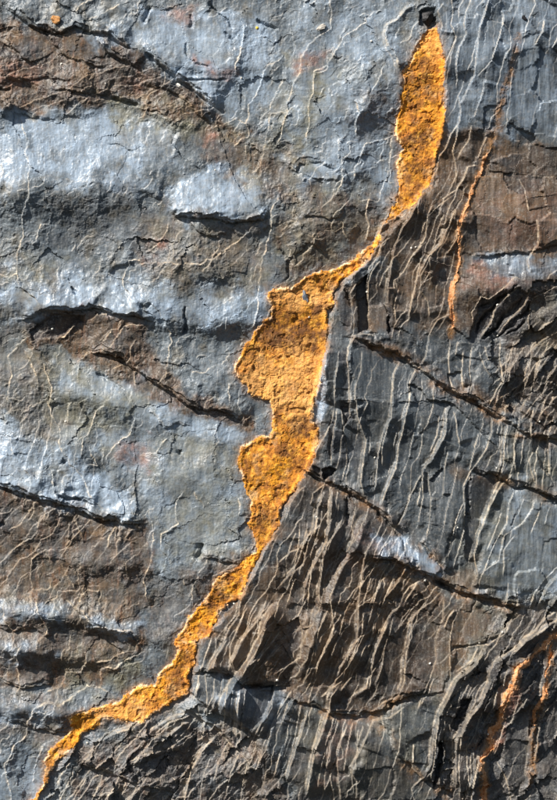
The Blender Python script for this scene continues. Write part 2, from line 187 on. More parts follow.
STAINS = [(fl('300,715 372,716 420,780 415,830 290,830'), .3, 16), (fl('200,690 260,700 270,730 200,705'), .35, 10), (fl('400,600 470,600 445,690 400,695'), .5, 12), (fl('455,250 475,255 470,330 440,335'), .6, 8),  # brown iron staining: polygon, strength, feather
 (fl("-300,14 0,14 60,35 110,35 175,80 240,135 190,125 120,98 80,108 0,112 -300,112"), .95, 6),
 (fl("45,310 140,318 150,345 130,375 90,345 30,345"), .9, 5), (fl("80,340 140,355 185,393 215,404 256,428 248,436 200,417 150,396 84,364"), 1, 5),
 (fl("140,210 265,222 268,285 180,292 140,262"), .45, 12), (fl("195,118 250,138 300,150 300,210 240,190 210,160"), .65, 12), (fl("-20,330 50,350 60,420 20,470 -20,400"), .35, 16),
 (fl("275,180 330,190 395,195 390,225 330,268 280,285"), .6, 12), (fl("0,255 60,280 50,330 0,360"), .35, 14),
 (fl("432,128 495,133 557,152 700,160 700,254 460,258 400,262 370,252 390,212"), .95, 6), (fl("345,290 400,258 700,272 557,300 500,332 430,335 400,332 350,330"), .8, 8),
 (fl("345,337 400,347 470,395 557,436 557,420 440,372"), .85, 4), (fl("450,466 557,488 700,520 700,530 557,500 455,480"), .6, 5),
 (fl("-300,487 0,487 50,498 136,524 155,522 150,600 138,648 100,682 0,690 -300,690"), .8, 8), (fl("-300,690 0,690 70,690 60,740 0,740 -300,740"), .45, 10),
 (fl("232,592 320,530 380,562 470,600 500,612 440,690 355,714 280,694 240,680 212,662"), .9, 8), (fl("290,460 400,520 420,570 330,560 280,540"), .5, 12),
 (fl("430,600 700,600 700,1000 430,1000 440,690"), .4, 18), (fl("75,742 140,725 260,722 300,820 80,820"), .6, 10), (fl("440,575 480,560 480,600 440,600"), .6, 8),
 (fl("150,575 215,575 180,640 140,650"), .35, 12), (fl("360,95 398,100 394,140 360,140"), .6, 12), (fl("180,575 250,545 250,565 200,590"), .5, 8), (fl("500,300 700,280 700,430 557,430 500,400"), .55, 14),
 (fl("0,345 60,350 50,420 0,440"), .3, 14), (fl("300,690 330,690 420,775 400,775 372,718"), .4, 6),
]
RED = [(fl("195,62 235,70 233,78 200,70"), .7, 6), (fl("165,10 190,10 190,25 170,25"), .45, 8), (fl("0,60 40,70 40,90 0,85"), .6, 8), (fl("145,245 165,240 160,262 145,262"), .7, 5), (fl("120,445 150,440 150,470 125,470"), .5, 8), (fl("300,55 325,55 315,75 295,75"), .6, 6), (fl("85,298 95,300 92,307 82,306"), .6, 4), (fl("120,80 140,75 140,90 125,92"), .4, 6),
  (fl("480,200 557,190 557,250 480,240"), .2, 14), (fl("480,265 520,285 500,300 460,290"), .5, 8), (fl("355,530 390,545 360,570 350,560"), .2, 8), (fl("205,140 218,135 218,150 205,150"), .6, 5), (fl("320,715 360,715 345,760 325,780"), .35, 8), (fl("505,690 517,670 512,710 500,740 490,750"), .7, 4)]
PALE_SHEEN = [(fl('-100,598 40,600 75,612 60,620 -100,616'), .7, 6), (fl('-100,636 30,640 60,652 40,660 -100,655'), .6, 6), (fl('-100,700 40,702 70,712 60,722 -100,720'), .6, 6), (fl('-100,745 40,750 40,800 -100,800'), .4, 10), (fl('313,345 326,350 322,420 314,420'), .8, 3), (fl('225,674 245,683 280,690 270,720 220,715'), .4, 8), (fl("-300,114 0,114 60,120 110,112 140,140 136,185 60,180 0,188 -300,188"), .9, 14), (fl("170,212 168,198 178,183 200,174 230,172 262,178 266,205 255,216 225,217"), .85, 11), (fl("140,132 180,132 170,170 140,165"), .4, 12), (fl("90,45 140,25 275,10 270,100 230,112 180,85 140,50"), .75, 12), (fl("0,268 140,285 270,290 262,322 140,318 0,312"), .7, 12), (fl("0,415 60,450 140,505 136,524 0,487 -300,480 -300,410"), .9, 8), (fl("60,365 150,380 250,432 240,446 120,420 60,395"), .6, 10), (fl("100,430 240,446 250,540 160,560 150,500"), .4, 14), (fl("280,60 400,90 395,190 280,180"), .5, 16), (fl("300,0 400,0 400,60 300,60"), .5, 14), (fl("75,605 100,615 140,625 140,640 90,625"), .7, 5), (fl("460,258 557,250 557,275 500,280"), .5, 6), (fl("500,480 557,500 557,600 480,590"), .45, 16), (fl("370,535 412,540 420,560 380,556"), .8, 6), (fl("417,548 442,568 438,578 417,570"), .7, 4), (fl("435,0 557,0 557,140 445,125"), .4, 14)]  # paler slate, with sky sheen and lit faces painted in as bluish colour
GREEN = [(fl('20,340 100,350 160,390 120,440 40,430'), .6, 14), (fl('150,430 240,445 245,490 170,500'), .5, 14), (fl('0,255 60,262 50,290 0,285'), .6, 10), (fl('230,135 300,150 300,200 240,190'), .6, 12), (fl('0,545 60,560 140,600 130,640 60,620 0,600'), .4, 14), (fl("100,95 180,100 235,130 245,150 200,140 120,125"), .8, 8), (fl("290,60 330,80 310,170 283,165"), .7, 14), (fl("280,200 350,190 380,230 330,268 285,280"), .6, 14), (fl("150,220 260,235 262,300 170,290"), .45, 14), (fl("160,470 250,500 250,560 165,560"), .5, 14), (fl("60,650 140,640 135,690 60,700"), .7, 10), (fl("300,700 420,700 420,800 300,800"), .3, 14), (fl("500,430 557,450 557,600 440,600 480,500"), .35, 16), (fl("0,300 60,350 60,480 0,420"), .25, 16), (fl("440,600 520,605 430,720"), .4, 12), (fl("520,300 557,300 557,350 520,350"), .5, 8)]
DARK_SHADE = [(tl(1, '180,120 250,140 240,210 200,190'), .7, 4), (tl(1, '380,160 557,260 557,300 480,260 400,200'), .7, 4), (tl(1, '150,350 230,350 230,390 150,390'), .6, 5), (tl(1, '400,330 440,330 430,400 400,380'), .7, 4), (tl(1, '0,180 60,190 110,250 0,240'), .5, 6), (tl(2, '0,200 100,270 150,350 60,330 0,280'), .45, 6), (tl(8, '200,560 240,400 330,350 400,300 450,350 420,470 330,560'), .75, 6), (tl(7, '308,335 345,300 352,520 316,525 304,430'), 1, 1.5), (tl(7, '425,420 445,470 455,530 428,530'), .9, 1.5), (tl(7, '215,365 262,345 282,440 276,505 240,490 225,430'), .75, 2), (tl(7, '240,620 265,600 275,796 240,796'), .9, 2), (tl(11, '235,0 280,0 295,80 265,100 250,60'), 1, 1.5), (tl(11, '235,95 255,110 262,240 225,290 205,260 215,150'), .8, 2), (tl(11, '280,90 305,90 330,170 320,300 290,300 270,200'), .7, 2), (tl(11, '205,60 222,110 205,200 190,220'), .8, 2), (tl(16, '180,380 210,375 190,460 150,510 125,490'), 1, 1.5), (tl(16, '82,560 100,555 95,640 65,740 60,700'), 1, 1.5), (tl(11, '170,275 195,258 220,275 210,300 180,305'), 1, 1), (tl(14, '430,330 557,320 500,450 400,560 400,440'), .7, 5), (tl(13, '470,690 520,650 557,640 557,720'), .8, 4), (tl(14, '0,640 100,610 230,540 220,600 180,690 120,720 0,700'), .6, 5), (fl('29,329 48,313 80,317 84,325 60,336 33,342'), .9, 3), (tl(15, '340,190 380,180 350,330 320,330'), .6, 5), (tl(15, '0,200 70,120 60,220 0,260'), .7, 5), (tl(12, "190,350 220,300 318,295 290,380 260,450 230,540 205,640 185,600 180,450"), .8, 2), (tl(12, "230,290 290,175 330,215 325,295"), .55, 3), (fl("335,290 352,300 352,332 340,330"), .6, 4), (fl("55,200 140,190 140,250 60,250"), .5, 18), (fl("380,60 405,40 402,75"), .3, 6), (fl("400,690 557,640 557,800 430,800"), .1, 20), (fl("470,340 557,270 557,330 480,360"), .5, 10), (fl("180,280 215,290 200,345 180,330"), .3, 12)]  # black slate, plus shade of slots, hollows and undersides painted dark

def inpoly(poly, x, y):
    inside = np.zeros(x.shape, bool); n = len(poly)
    for i in range(n):
        x0, y0 = poly[i]; x1, y1 = poly[(i + 1) % n]
        if y0 == y1: continue
        c = ((y0 > y) != (y1 > y)) & (x < (x1 - x0) * (y - y0) / (y1 - y0) + x0)
        inside ^= c
    return inside
def window(pts, R):
    a = np.array(pts); R = R + 8
    i0 = np.searchsorted(AX, a[:, 0].min() - R); i1 = np.searchsorted(AX, a[:, 0].max() + R)
    j0 = np.searchsorted(AY, a[:, 1].min() - R); j1 = np.searchsorted(AY, a[:, 1].max() + R)
    return slice(j0, j1), slice(i0, i1)
def polydist(pts, x, y, closed=False):
    """unsigned distance, side (+1 = right-hand of the walking direction turned to +x for a line walked downwards), run length 0..1"""
    best = np.full(x.shape, 1e9, np.float32); side = np.zeros(x.shape, np.float32); tt = np.zeros(x.shape, np.float32)
    p = list(pts) + ([pts[0]] if closed else [])
    ln = [math.hypot(p[i+1][0]-p[i][0], p[i+1][1]-p[i][1]) for i in range(len(p)-1)]; tot = sum(ln) or 1; acc = 0
    for i in range(len(p) - 1):
        x0, y0 = p[i]; dx = p[i+1][0] - x0; dy = p[i+1][1] - y0; L2 = dx*dx + dy*dy
        if L2 == 0: continue
        rx = x - x0; ry = y - y0
        t = np.clip((rx * dx + ry * dy) / L2, 0, 1)
        d = (rx - t * dx) ** 2 + (ry - t * dy) ** 2
        m = d < best
        best = np.where(m, d, best)
        side = np.where(m, rx * dy - ry * dx, side)
        tt = np.where(m, (acc + t * ln[i]) / tot, tt)
        acc += ln[i]
    return np.sqrt(best), np.sign(side), tt, tot
def soft(poly, feather, pad=0):
    w = window(poly, feather + pad)
    x = PX[w]; y = PY[w]
    d, _, _, _ = polydist(poly, x, y, True)
    s = np.where(inpoly(poly, x, y), d, -d)
    return w, s

# ------------------------------------------------------------------ relief
print('relief')
H = 4.0 * fbm(X, Y, 150, 2, 51) + 2.4 * fbm(X, Y, 55, 2, 61)
EDGE = np.zeros_like(H)           # pale broken layer edges, with their sunlit glint painted in
BAR = np.zeros_like(H)            # how clearly one layer ends here
for cx, cy, rx, ry, a, sl in CRESTS:
    yy = (PY - cy - sl * (PX - cx))
    up = np.exp(-(yy / (ry * np.where(yy < 0, 1.15, .75))) ** 2)
    H += a * up * np.exp(-((PX - cx) / rx) ** 2)

# which beds are finely laminated, which are scaly
def field(polys, feather):
    m = np.zeros_like(H)
    for p in polys:
        w, s = soft(p, feather, 0); m[w] = np.maximum(m[w], sst(-feather, feather, s))
    return m
RIGHT = field([fl("430,-400 1000,-400 1000,1200 420,1200 300,1200 260,735 190,690 200,640 240,598 280,520 318,440 326,340 376,245 430,185 445,100 428,31")], 10)
LAMINAE = [  # polygon, feather, direction of the edges (deg from vertical, + leans to upper right), spacing, height, pale
 (fl("445,-60 600,-60 600,140 440,128"), 14, 16, 15, 1.3, .45),
 (fl("372,250 440,130 470,200 450,330 350,340 340,285"), 8, 22, 8, 2.2, .6),
 (fl("330,350 410,372 517,432 470,480 450,580 330,470"), 10, 14, 15, 1.8, .5),
 (fl("470,350 700,260 700,440 500,420"), 8, 40, 7, 2.2, .6),
 (fl("480,410 700,440 700,510 500,480"), 6, 12, 9, 2.0, .6),
 (fl("250,560 320,470 400,530 420,570 330,690 200,665"), 10, 26, 9, 2.6, .6),
 (fl("330,600 440,600 400,700 330,705 300,690"), 8, 24, 10, 2.6, .6),
 (fl("190,690 300,700 410,705 420,830 300,830"), 8, 18, 11, 2.0, .5),
 (fl("420,690 470,600 600,560 600,830 420,830"), 10, 26, 12, 2.6, .55),
 (fl("370,560 460,590 430,640 340,600"), 8, 42, 7, 2.2, .5),
 (fl("60,760 150,715 260,720 320,830 20,830"), 8, 38, 9, 3.0, .55),
 (fl("0,500 140,525 130,560 60,620 0,640"), 10, 40, 13, 1.6, .35),
 (fl("0,35 200,80 230,125 120,100 0,112"), 6, 68, 9, 2.2, .25),
 (fl("-10,380 60,380 110,500 60,490 0,450"), 12, 8, 16, 1.2, .4),
]
amp_noise = fbm(X, Y, 30, 2, 71)
for k, (poly, fe, ang, sp, am, pl) in enumerate(LAMINAE):
    w, s = soft(poly, fe, 0); m = sst(-fe, fe, s)
    a = math.radians(ang); x = X[w]; y = Y[w]
    u = (x * math.cos(a) + y * math.sin(a)) / sp + 0.8 * fbm(x, y, sp * 6.0, 2, 300 + 7 * k) + 0.16 * fbm(x, y, sp * 1.3, 3, 500 + 7 * k) + WX[w] / sp * .12
    idx = np.floor(u); fr = u - idx
    hs = (np.sin(idx * 127.1 + k * 3.3) * 43758.5453) % 1.0
    pres = sst(-.6, 0, fbm(x * .5 + idx * 37.0, y, 90, 2, 700 + k)) * (0.25 + 0.75 * hs)
    gy0, gx0 = np.gradient(u, AY[w[0]], AX[w[1]]); gm = np.maximum(np.hypot(gx0, gy0), .3 / sp)
    dpx = fr / gm; rise = sst(0, .9, dpx)
    H[w] += (.62 * am) * m * pres * (rise * (1 - fr) ** 1.3)
    e = np.exp(-((dpx - .42) / (.30 + .28 * hs)) ** 2) * pres * m
    EDGE[w] = np.maximum(EDGE[w], pl * e); BAR[w] = np.maximum(BAR[w], .5 * e)

# split faces: chips of slate, each a flat facet with its own tilt and level
def facets(x, y, scale, seed, tilt, level, ang=0.0, stretch=1.0):
    c, sn = math.cos(math.radians(ang)), math.sin(math.radians(ang))
    u = (x * c + y * sn) / scale; v = (-x * sn + y * c) / (scale * stretch)
    r = np.random.default_rng(seed); N = 128
    jx, jy, tx, ty, lv = (r.random((N, N)).astype(np.float32) for _ in range(5))
    ui = np.floor(u).astype(np.int32); vi = np.floor(v).astype(np.int32)
    b1 = np.full(x.shape, 9.0, np.float32); b2 = np.full(x.shape, 9.0, np.float32); h = np.zeros(x.shape, np.float32)
    for dj in (-1, 0, 1):
        for di in (-1, 0, 1):
            a_ = (ui + di) & 127; b_ = (vi + dj) & 127
            du = u - (ui + di + jx[b_, a_]); dv = v - (vi + dj + jy[b_, a_])
            d = du * du + dv * dv; m = d < b1
            b2 = np.where(m, b1, np.minimum(b2, d))
            h = np.where(m, level * (lv[b_, a_] - .5) * 2 + tilt * scale * ((tx[b_, a_] - .5) * 2 * du + (ty[b_, a_] - .5) * 2 * dv * stretch), h)
            b1 = np.where(m, d, b1)
    return h, np.sqrt(b2) - np.sqrt(b1)
def scoops(x, y, scale, seed, tilt, level, hollow, ang=0.0, stretch=1.0):
    # shell-like chip scars that meet in sharp ridges, no steps
    c, sn = math.cos(math.radians(ang)), math.sin(math.radians(ang))
    u = (x * c + y * sn) / scale; v = (-x * sn + y * c) / (scale * stretch)
    r = np.random.default_rng(seed)
    jx, jy, tx, ty, lv = (r.random((128, 128)).astype(np.float32) for _ in range(5))
    ui = np.floor(u).astype(np.int32); vi = np.floor(v).astype(np.int32); h = np.full(x.shape, 99.0, np.float32)
    for dj in (-1, 0, 1):
        for di in (-1, 0, 1):
            a_ = (ui + di) & 127; b_ = (vi + dj) & 127
            du = u - (ui + di + jx[b_, a_]); dv = v - (vi + dj + jy[b_, a_])
            h = np.minimum(h, level * (lv[b_, a_] - .5) * 2 + tilt * scale * ((tx[b_, a_] - .5) * 2 * du + (ty[b_, a_] - .5) * 2 * dv) + hollow * scale * (du * du + dv * dv))
    return h
BROKEN = field([fl("20,816 84,733 140,724 200,700 262,735 310,830"), fl("470,345 580,260 580,430 500,415"), fl("440,700 500,600 580,580 580,830 430,830")], 10)
gate = sst(-.15, .35, fbm(X, Y, 70, 2, 831)); PALE1 = field([p for p, _, _ in PALE_SHEEN], 10)
qx = X + 1.6 * WX; qy = Y + 1.6 * WY
fa, da = facets(qx, qy, 44, 5, .05, .10, -12, .75)
fb, db = facets(qx, qy, 17, 6, .09, .22, 15, 1.3)
fc, dc = facets(PX, PY, 7.5, 8, .16, .32, -20, 1.2)
fg = facets(PX, PY, 4.2, 18, .20, .22, 30, 1.1)[0]
fd, dd_ = facets(qx, qy, 20, 12, .10, .9, 24, 3.2)
sa = scoops(qx, qy, 40, 41, .10, 1.0, .15, -20, 1.5); sb = scoops(qx, qy, 15, 42, .10, .5, .15, 20, 1.4)
fe_ = scoops(qx, qy, 20, 31, .20, 1.4, .26, -62, 2.6); ff = facets(qx, qy, 15, 33, .20, 1.1, 40, 2.8)[0]
LEDGEZONE = field([fl('-50,8 60,33 140,50 240,135 180,128 120,100 0,115 -50,115')], 5)
H += (1 - RIGHT) * (fa + .8 * sa + .55 * gate * sb + .10 * gate * fb + (1 - .7 * PALE1) * ((.05 + .30 * sst(0, .4, amp_noise)) * fc + (.06 + .42 * sst(-.05, .4, fbm(X, Y, 35, 2, 72))) * fg)) + RIGHT * (.15 * fd + .06 * fc + .10 * fg) + BROKEN * (.4 * fb + .18 * fc + 1.3 * ff) + LEDGEZONE * (1.1 * fe_ + .25 * fb)
ea = np.exp(-(da / .022) ** 2) * (1 - RIGHT); eb = np.exp(-(db / .05) ** 2) * gate * (1 - RIGHT); ed = np.exp(-(dd_ / .04) ** 2) * RIGHT
EDGE = np.maximum(EDGE, np.maximum(.12 * ea, .08 * eb) * sst(-.1, .4, amp_noise))
EDGE = np.maximum(EDGE, .0 * ed * sst(0, .4, amp_noise))
BAR = np.maximum(BAR, np.maximum(.25 * ea, .12 * ed))

# thin overlapping scales, their broken rims facing up and left
for k, (sp, am, dirx, diry, wv, gt, pl) in enumerate(((34, 1.5, .80, .60, 1.0, -.05, .5), (17, .9, .85, .52, .8, -.18, .42))):
    u = (X * dirx + Y * diry) / sp + wv * fbm(X, Y, sp * 2.6, 4, 1500 + 9 * k, .55) + .22 * fbm(X, Y, sp * .45, 2, 1540 + k)
    idx_ = np.floor(u); fr = u - idx_
    gy0, gx0 = np.gradient(u, AY, AX); gm = np.maximum(np.hypot(gx0, gy0), .25 / sp); dpx = fr / gm
    hs = (np.sin(idx_ * 91.7 + k) * 43758.5453) % 1.0
    if k == 0: PALE0 = field([p for p, _, _ in PALE_SHEEN[6:14]], 10)
    pres = (1 - .75 * PALE0) * sst(-.05, .3, fbm(X + 31 * idx_, Y, 48, 3, 1560 + k) + gt + .25 * BROKEN) * (1 - RIGHT * .85) * (.4 + .6 * hs)
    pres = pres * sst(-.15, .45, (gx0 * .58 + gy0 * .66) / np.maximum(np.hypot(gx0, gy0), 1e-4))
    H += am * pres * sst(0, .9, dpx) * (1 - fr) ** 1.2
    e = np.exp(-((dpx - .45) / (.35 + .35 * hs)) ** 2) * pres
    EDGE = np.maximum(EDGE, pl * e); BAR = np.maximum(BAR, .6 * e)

LBREAK = .25 + .75 * sst(-.25, .2, fbm(X, Y, 16, 3, 1600, .6))
# surveyed layer edges
for t, s in EDGES.items():
    for q in s.split('|'):
        pts = tl(t, q)
        left = (t in (1, 2, 5, 6, 9, 10, 13)) or (t == 3) or (t in (7,) and pts[0][0] < 350 and pts[0][1] < 245)
        r = random.random()
        a, L, pl = ((1.4 + 1.3 * r, 9, .85 + .15 * r) if left else (1.5 + 1.9 * r, 12 + 14 * random.random() ** 2, .45 + .55 * random.random()))
        w = window(pts, 3.0 * L)
        d, sd, tt, tot = polydist(pts, *((PX[w], PY[w]) if left else (QX[w], QY[w])))
        if pts[0][1] > pts[-1][1]: sd = -sd
        p0, p1 = (pts[0], pts[-1]) if pts[0][1] <= pts[-1][1] else (pts[-1], pts[0])
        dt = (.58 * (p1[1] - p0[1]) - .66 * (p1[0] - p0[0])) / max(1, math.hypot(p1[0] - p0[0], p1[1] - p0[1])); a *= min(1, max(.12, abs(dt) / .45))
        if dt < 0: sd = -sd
        s_ = d * sd
        qs = [tuple(map(float, z.split(','))) for z in q.split()]
        onb = [min(z[0], z[1], 557 - z[0], 796 - z[1]) < 6 for z in (qs[0], qs[-1])]
        tape = (1 if onb[0] else sst(0, .10, tt)) * (1 if onb[1] else sst(0, .14, 1 - tt))
        wob = .7 + .7 * sst(-.4, .5, amp_noise[w])
        fade = sst(9, 3, d) if any(onb) else 1
        fade = np.where((tt > 0) & (tt < 1), 1, fade)
        H[w] += a * tape * fade * wob * sst(-.5, .5, s_) * np.exp(-np.maximum(s_, 0) / L)
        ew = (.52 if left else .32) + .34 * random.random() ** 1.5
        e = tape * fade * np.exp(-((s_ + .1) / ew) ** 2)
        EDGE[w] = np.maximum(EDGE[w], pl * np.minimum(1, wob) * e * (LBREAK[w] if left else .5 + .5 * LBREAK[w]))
        BAR[w] = np.maximum(BAR[w], np.exp(-(s_ / 1.6) ** 2) * sst(0, .05, tt) * sst(0, .05, 1 - tt))
for pts, a, L, pl in RIDGES:
    w = window(pts, 3.5 * L); d, sd, tt, tot = polydist(pts, QX[w], QY[w]); s_ = d * sd
    if pts[0][1] > pts[-1][1]: s_ = -s_
    tape = sst(0, .12, tt) * sst(0, .12, 1 - tt)
    a *= .7 if L < 14 else 1
    H[w] += a * tape * sst(-.30 * L, .12 * L, s_ + .8 * fbm(X[w], Y[w], 9, 3, 1170, .6)) * np.exp(-(np.maximum(s_ - .12 * L, 0) / L))
    EDGE[w] = np.maximum(EDGE[w], pl * tape * (np.exp(-((s_ + .30 * L) / .9) ** 2) ))
    BAR[w] = np.maximum(BAR[w], tape * np.exp(-((s_ + .3 * L) / 2) ** 2))
TANL = np.zeros_like(H)
for pts, a, L, un in LEDGES:
    w = window(pts, 3.2 * L); d, sd, tt, tot = polydist(pts, PX[w], PY[w]); s_ = d * sd
    tape = sst(0, .16, tt) * sst(0, .14, 1 - tt)
    # upper side stands out; walking right, the upper side is where sd>0
    vary = .35 + 1.0 * sst(-.5, .45, fbm(X[w], Y[w], 26, 3, 1100)); sh = s_ + 1.3 * fbm(X[w], Y[w], 7, 2, 1110)
    H[w] += a * tape * (.5 + .5 * vary) * (.62 * sst(-.8, .8, sh) + .38 * sst(-.7, .7, sh - 3.2 * vary)) * np.exp(-np.maximum(s_, 0) / L)
    if pts[0][0] < 200 and pts[0][1] > 140: a *= .75; un *= .7
    H[w] -= .5 * a * un * tape * vary * np.exp(-((s_ + 1.8) / (1.0 + 1.6 * vary)) ** 2)
    BAR[w] = np.maximum(BAR[w], tape * np.exp(-(s_ / 2.0) ** 2))
    if pts[0][0] > 190 and a >= 4 and pts[0][1] > 300: TANL[w] = np.maximum(TANL[w], tape * np.exp(-((s_ + 2) / 6.5) ** 2) * sst(-.45, .35, fbm(X[w], Y[w], 20, 3, 1140)))
    EDGE[w] = np.maximum(EDGE[w], .35 * tape * np.exp(-((s_ - .8) / .9) ** 2) * sst(-.1, .4, amp_noise[w]))
for pts, dp, wd in CRACKS:
    w = window(pts, 12); d, sd, tt, tot = polydist(pts, PX[w], PY[w])
    tape = sst(0, .15, tt) * sst(0, .2, 1 - tt)
    H[w] -= dp * tape * np.exp(-(d / (wd * (.6 + .8 * sst(-.4, .4, amp_noise[w])))) ** 2)
    EDGE[w] *= 1 - tape * np.exp(-(d / wd) ** 2)
for poly, dp in HOLES:
    w, s = soft(poly, 4); m = sst(-1.0, 1.6, s)
    H[w] -= dp * m * (.8 + .5 * amp_noise[w]); EDGE[w] *= 1 - .7 * sst(0, 2, s)

PLATES = [  # smooth flat plates between the splinters: outline, level, flatness
 (tl(7, "215,370 262,345 285,440 278,505 240,485 225,430"), 3, .9), (tl(7, "308,335 345,300 352,520 316,525 304,430"), -3, .9), (tl(7, "357,430 420,420 435,530 357,535"), 2, .85),
 (tl(12, "190,350 220,300 318,295 290,380 260,450 230,540 205,640 185,600 180,450"), -1, .9), (fl("500,495 575,505 575,590 500,590 470,585 485,530"), 0, .65),
 (fl("172,215 168,200 178,183 200,174 230,172 262,176 266,205 255,216 225,217"), .8, .6), (tl(3, "70,685 110,650 160,655 235,700 225,720 150,715"), 2, .8), (tl(12, "0,580 30,600 85,655 70,690 0,670"), 2, .8),
 (tl(7, "280,620 320,590 450,620 440,796 300,796"), 0, .7), (tl(11, "350,0 430,0 430,80 390,170 350,170"), 0, .7), (tl(8, "180,250 420,240 430,290 370,300 260,290"), 1, .6),
 (tl(16, "160,30 290,60 280,140 240,165 130,180 140,90"), 0, .75), (tl(16, "480,480 557,380 557,796 470,796"), 0, .5), (tl(16, "390,440 460,420 450,700 380,796 340,600"), 0, .55),
 (tl(14, "430,340 530,340 500,440 400,560 405,440"), -1, .75), (tl(4, "380,230 557,180 557,560 350,500"), 0, .6), (tl(11, "480,200 557,180 557,290 490,430 450,480 440,400 470,280"), 0, .6),
 (tl(12, "60,300 180,200 200,250 170,350 140,470 110,650 60,560"), 0, .6), (tl(15, "420,150 500,80 490,310 420,380 370,370 400,230"), 0, .65), (tl(15, "350,500 440,540 450,640 540,690 520,790 320,790 300,680"), 0, .5),
 (fl("10,122 120,108 180,132 160,200 100,182 10,184"), 0, .45), (fl("150,15 230,10 235,60 205,75 170,70 140,45"), 0, .5), (fl("60,372 130,378 170,402 120,408"), 0, .5), (tl(1, "130,120 180,140 230,200 120,250 40,190 60,150"), 1, .7), (tl(1, "250,150 370,140 430,210 330,250 260,215"), 1, .7)]
for poly, off, fs in PLATES:
    w, s = soft(poly, 4); ins = s > 1
    if ins.sum() < 20: continue
    x = X[w] - X[w][ins].mean(); y = Y[w] - Y[w][ins].mean()
    A_ = np.stack([np.ones(ins.sum()), x[ins], y[ins]], 1); co = np.linalg.lstsq(A_, H[w][ins], rcond=None)[0]
    flat = co[0] + np.clip(co[1], -.25, .25) * x + np.clip(co[2], -.3, .3) * y + off
    m = sst(-.6, .8 if fs > .69 else 5, s) * fs; H[w] += m * (flat - H[w])
    EDGE[w] *= 1 - .5 * m
    BAR[w] = np.maximum(BAR[w], .5 * fs * np.exp(-(s / 1.5) ** 2))

# the two sides of the ochre seam, and the seam itself
VEINS = [VEIN_UP, VEIN_MAIN, VEIN_LOW]
VS = np.full_like(H, -99.0)
VPX = X + .65 * WX + 1.3 * fbm(X, Y, 6, 3, 23, .7); VPY = Y + .65 * WY + 1.3 * fbm(X, Y, 6, 3, 43, .7)
for poly in VEINS:
    w = window(poly, 16); x = VPX[w]; y = VPY[w]
    d, _, _, _ = polydist(poly, x, y, True); s = np.where(inpoly(poly, x, y), d, -d)
    VS[w] = np.maximum(VS[w], s)
RSTEP = field([fl('430,-400 1000,-400 1000,1200 420,1200 300,1200 260,735 190,692 200,640 240,598 280,520 318,440 326,340 334,300 376,245 430,185 445,100 436,31')], 2.5)
H += 7.0 * RSTEP
vm = sst(-.8, .8, VS)
gf, gd = facets(X + 1.2 * WX, Y + 1.2 * WY, 8, 15, .30, .7); gf2, _ = facets(PX, PY, 3.6, 16, .3, .35)
grain = 2.2 * fbm(X, Y, 24, 3, 901, .6) + .38 * gf + .45 * gf2 + .35 * fbm(X, Y, 2.6, 2, 921) - 1.2 * np.exp(-(gd / .07) ** 2) * sst(-.1, .3, fbm(X, Y, 20, 2, 905))
pit = sst(.45, .75, fbm(X, Y, 15, 3, 931, .6))
seam = 3.2 + grain * .55 - 1.2 * pit + 1.0 * np.exp(-((VS - 2.2) / 1.8) ** 2)
low = 2.0 * fbm(X, Y, 45, 2, 51 + 9) + 4.0 * fbm(X, Y, 150, 2, 51) + 2.0 * fbm(X, Y, 80, 1, 62) + 3 * sst(-10, 60, VS)
vein_h = low + seam + 5.0 * RIGHT
H = H * (1 - vm) + vm * (.45 * H + .55 * vein_h + 1.2 + .45 * (seam - 3.2))
EDGE *= 1 - vm

# thin iron threads
THREADS = [(THREAD_A, 1.25, .4), (THREAD_B, 2.4, .3), (THREAD_C, 1.0, .3)]
TMASK = []
for pts, wd, a in THREADS:
    w = window(pts, 8); d, sd, tt, tot = polydist(pts, VPX[w], VPY[w])
    ww = wd * (.62 + .75 * sst(-.5, .6, fbm(X[w], Y[w], 18, 3, 951))) * sst(-.02, .06, tt) * sst(-.02, .08, 1 - tt)
    s = ww - d
    H[w] += a * sst(-.6, .8, s) * (.7 + .5 * perlin(X[w] / 3, Y[w] / 3, 955))
    EDGE[w] *= 1 - sst(-.5, .5, s)
    TMASK.append((w, s))

# fine relief
rough = (1 - .45 * RIGHT) * (1 - .5 * PALE1) * (.14 + .5 * sst(-.3, .4, fbm(X, Y, 60, 2, 971)))
H += rough * (.45 * fbm(X, Y, 9, 3, 981, .65) + .26 * fbm(X, Y, 3.0, 2, 985)) + .22 * fbm(X, Y, 14, 3, 991, .55, 1.6, .35) * (1 + RIGHT)
H = H.astype(np.float32)

# ------------------------------------------------------------------ mineral colours, painted shade and sheen (masks, mixed in the materials)
def stainmap(lst, breakup=.45, seed=1001):
    m = np.zeros_like(H); n = fbm(X, Y, 22, 4, seed, .6)
    for poly, st, fe in lst:
        w, s = soft(poly, fe * 1.5); v = st * sst(-fe, fe, s + fe * 1.1 * n[w])
        m[w] = np.maximum(m[w], v)
    return np.clip(m * (1 + breakup * n), 0, 1)
BROWN = stainmap(STAINS); REDM = stainmap(RED, .8, 1011); PALEM = stainmap(PALE_SHEEN, .75, 1021); GREENM = stainmap(GREEN, .5, 1031); DARKM = stainmap(DARK_SHADE, .2, 1041)
BROWN = BROWN * (1 - .65 * np.clip(PALEM * 1.3, 0, 1))
BROWN = np.maximum(BROWN, stainmap([(fl('45,312 100,312 140,320 150,345 185,390 215,403 256,427 248,436 200,419 150,398 110,372 84,362 60,345 30,345'), 1, 5), (fl('196,118 240,136 285,150 292,205 262,200 240,165 205,140'), .6, 10)], .5, 1061))
halo = np.where(VS < .5, np.exp(-np.maximum(-VS, 0) / 3.0), 1) * (VS > -20)
EDGE = np.clip(EDGE * (.75 + .5 * fbm(X, Y, 5, 2, 1051)), 0, 1)

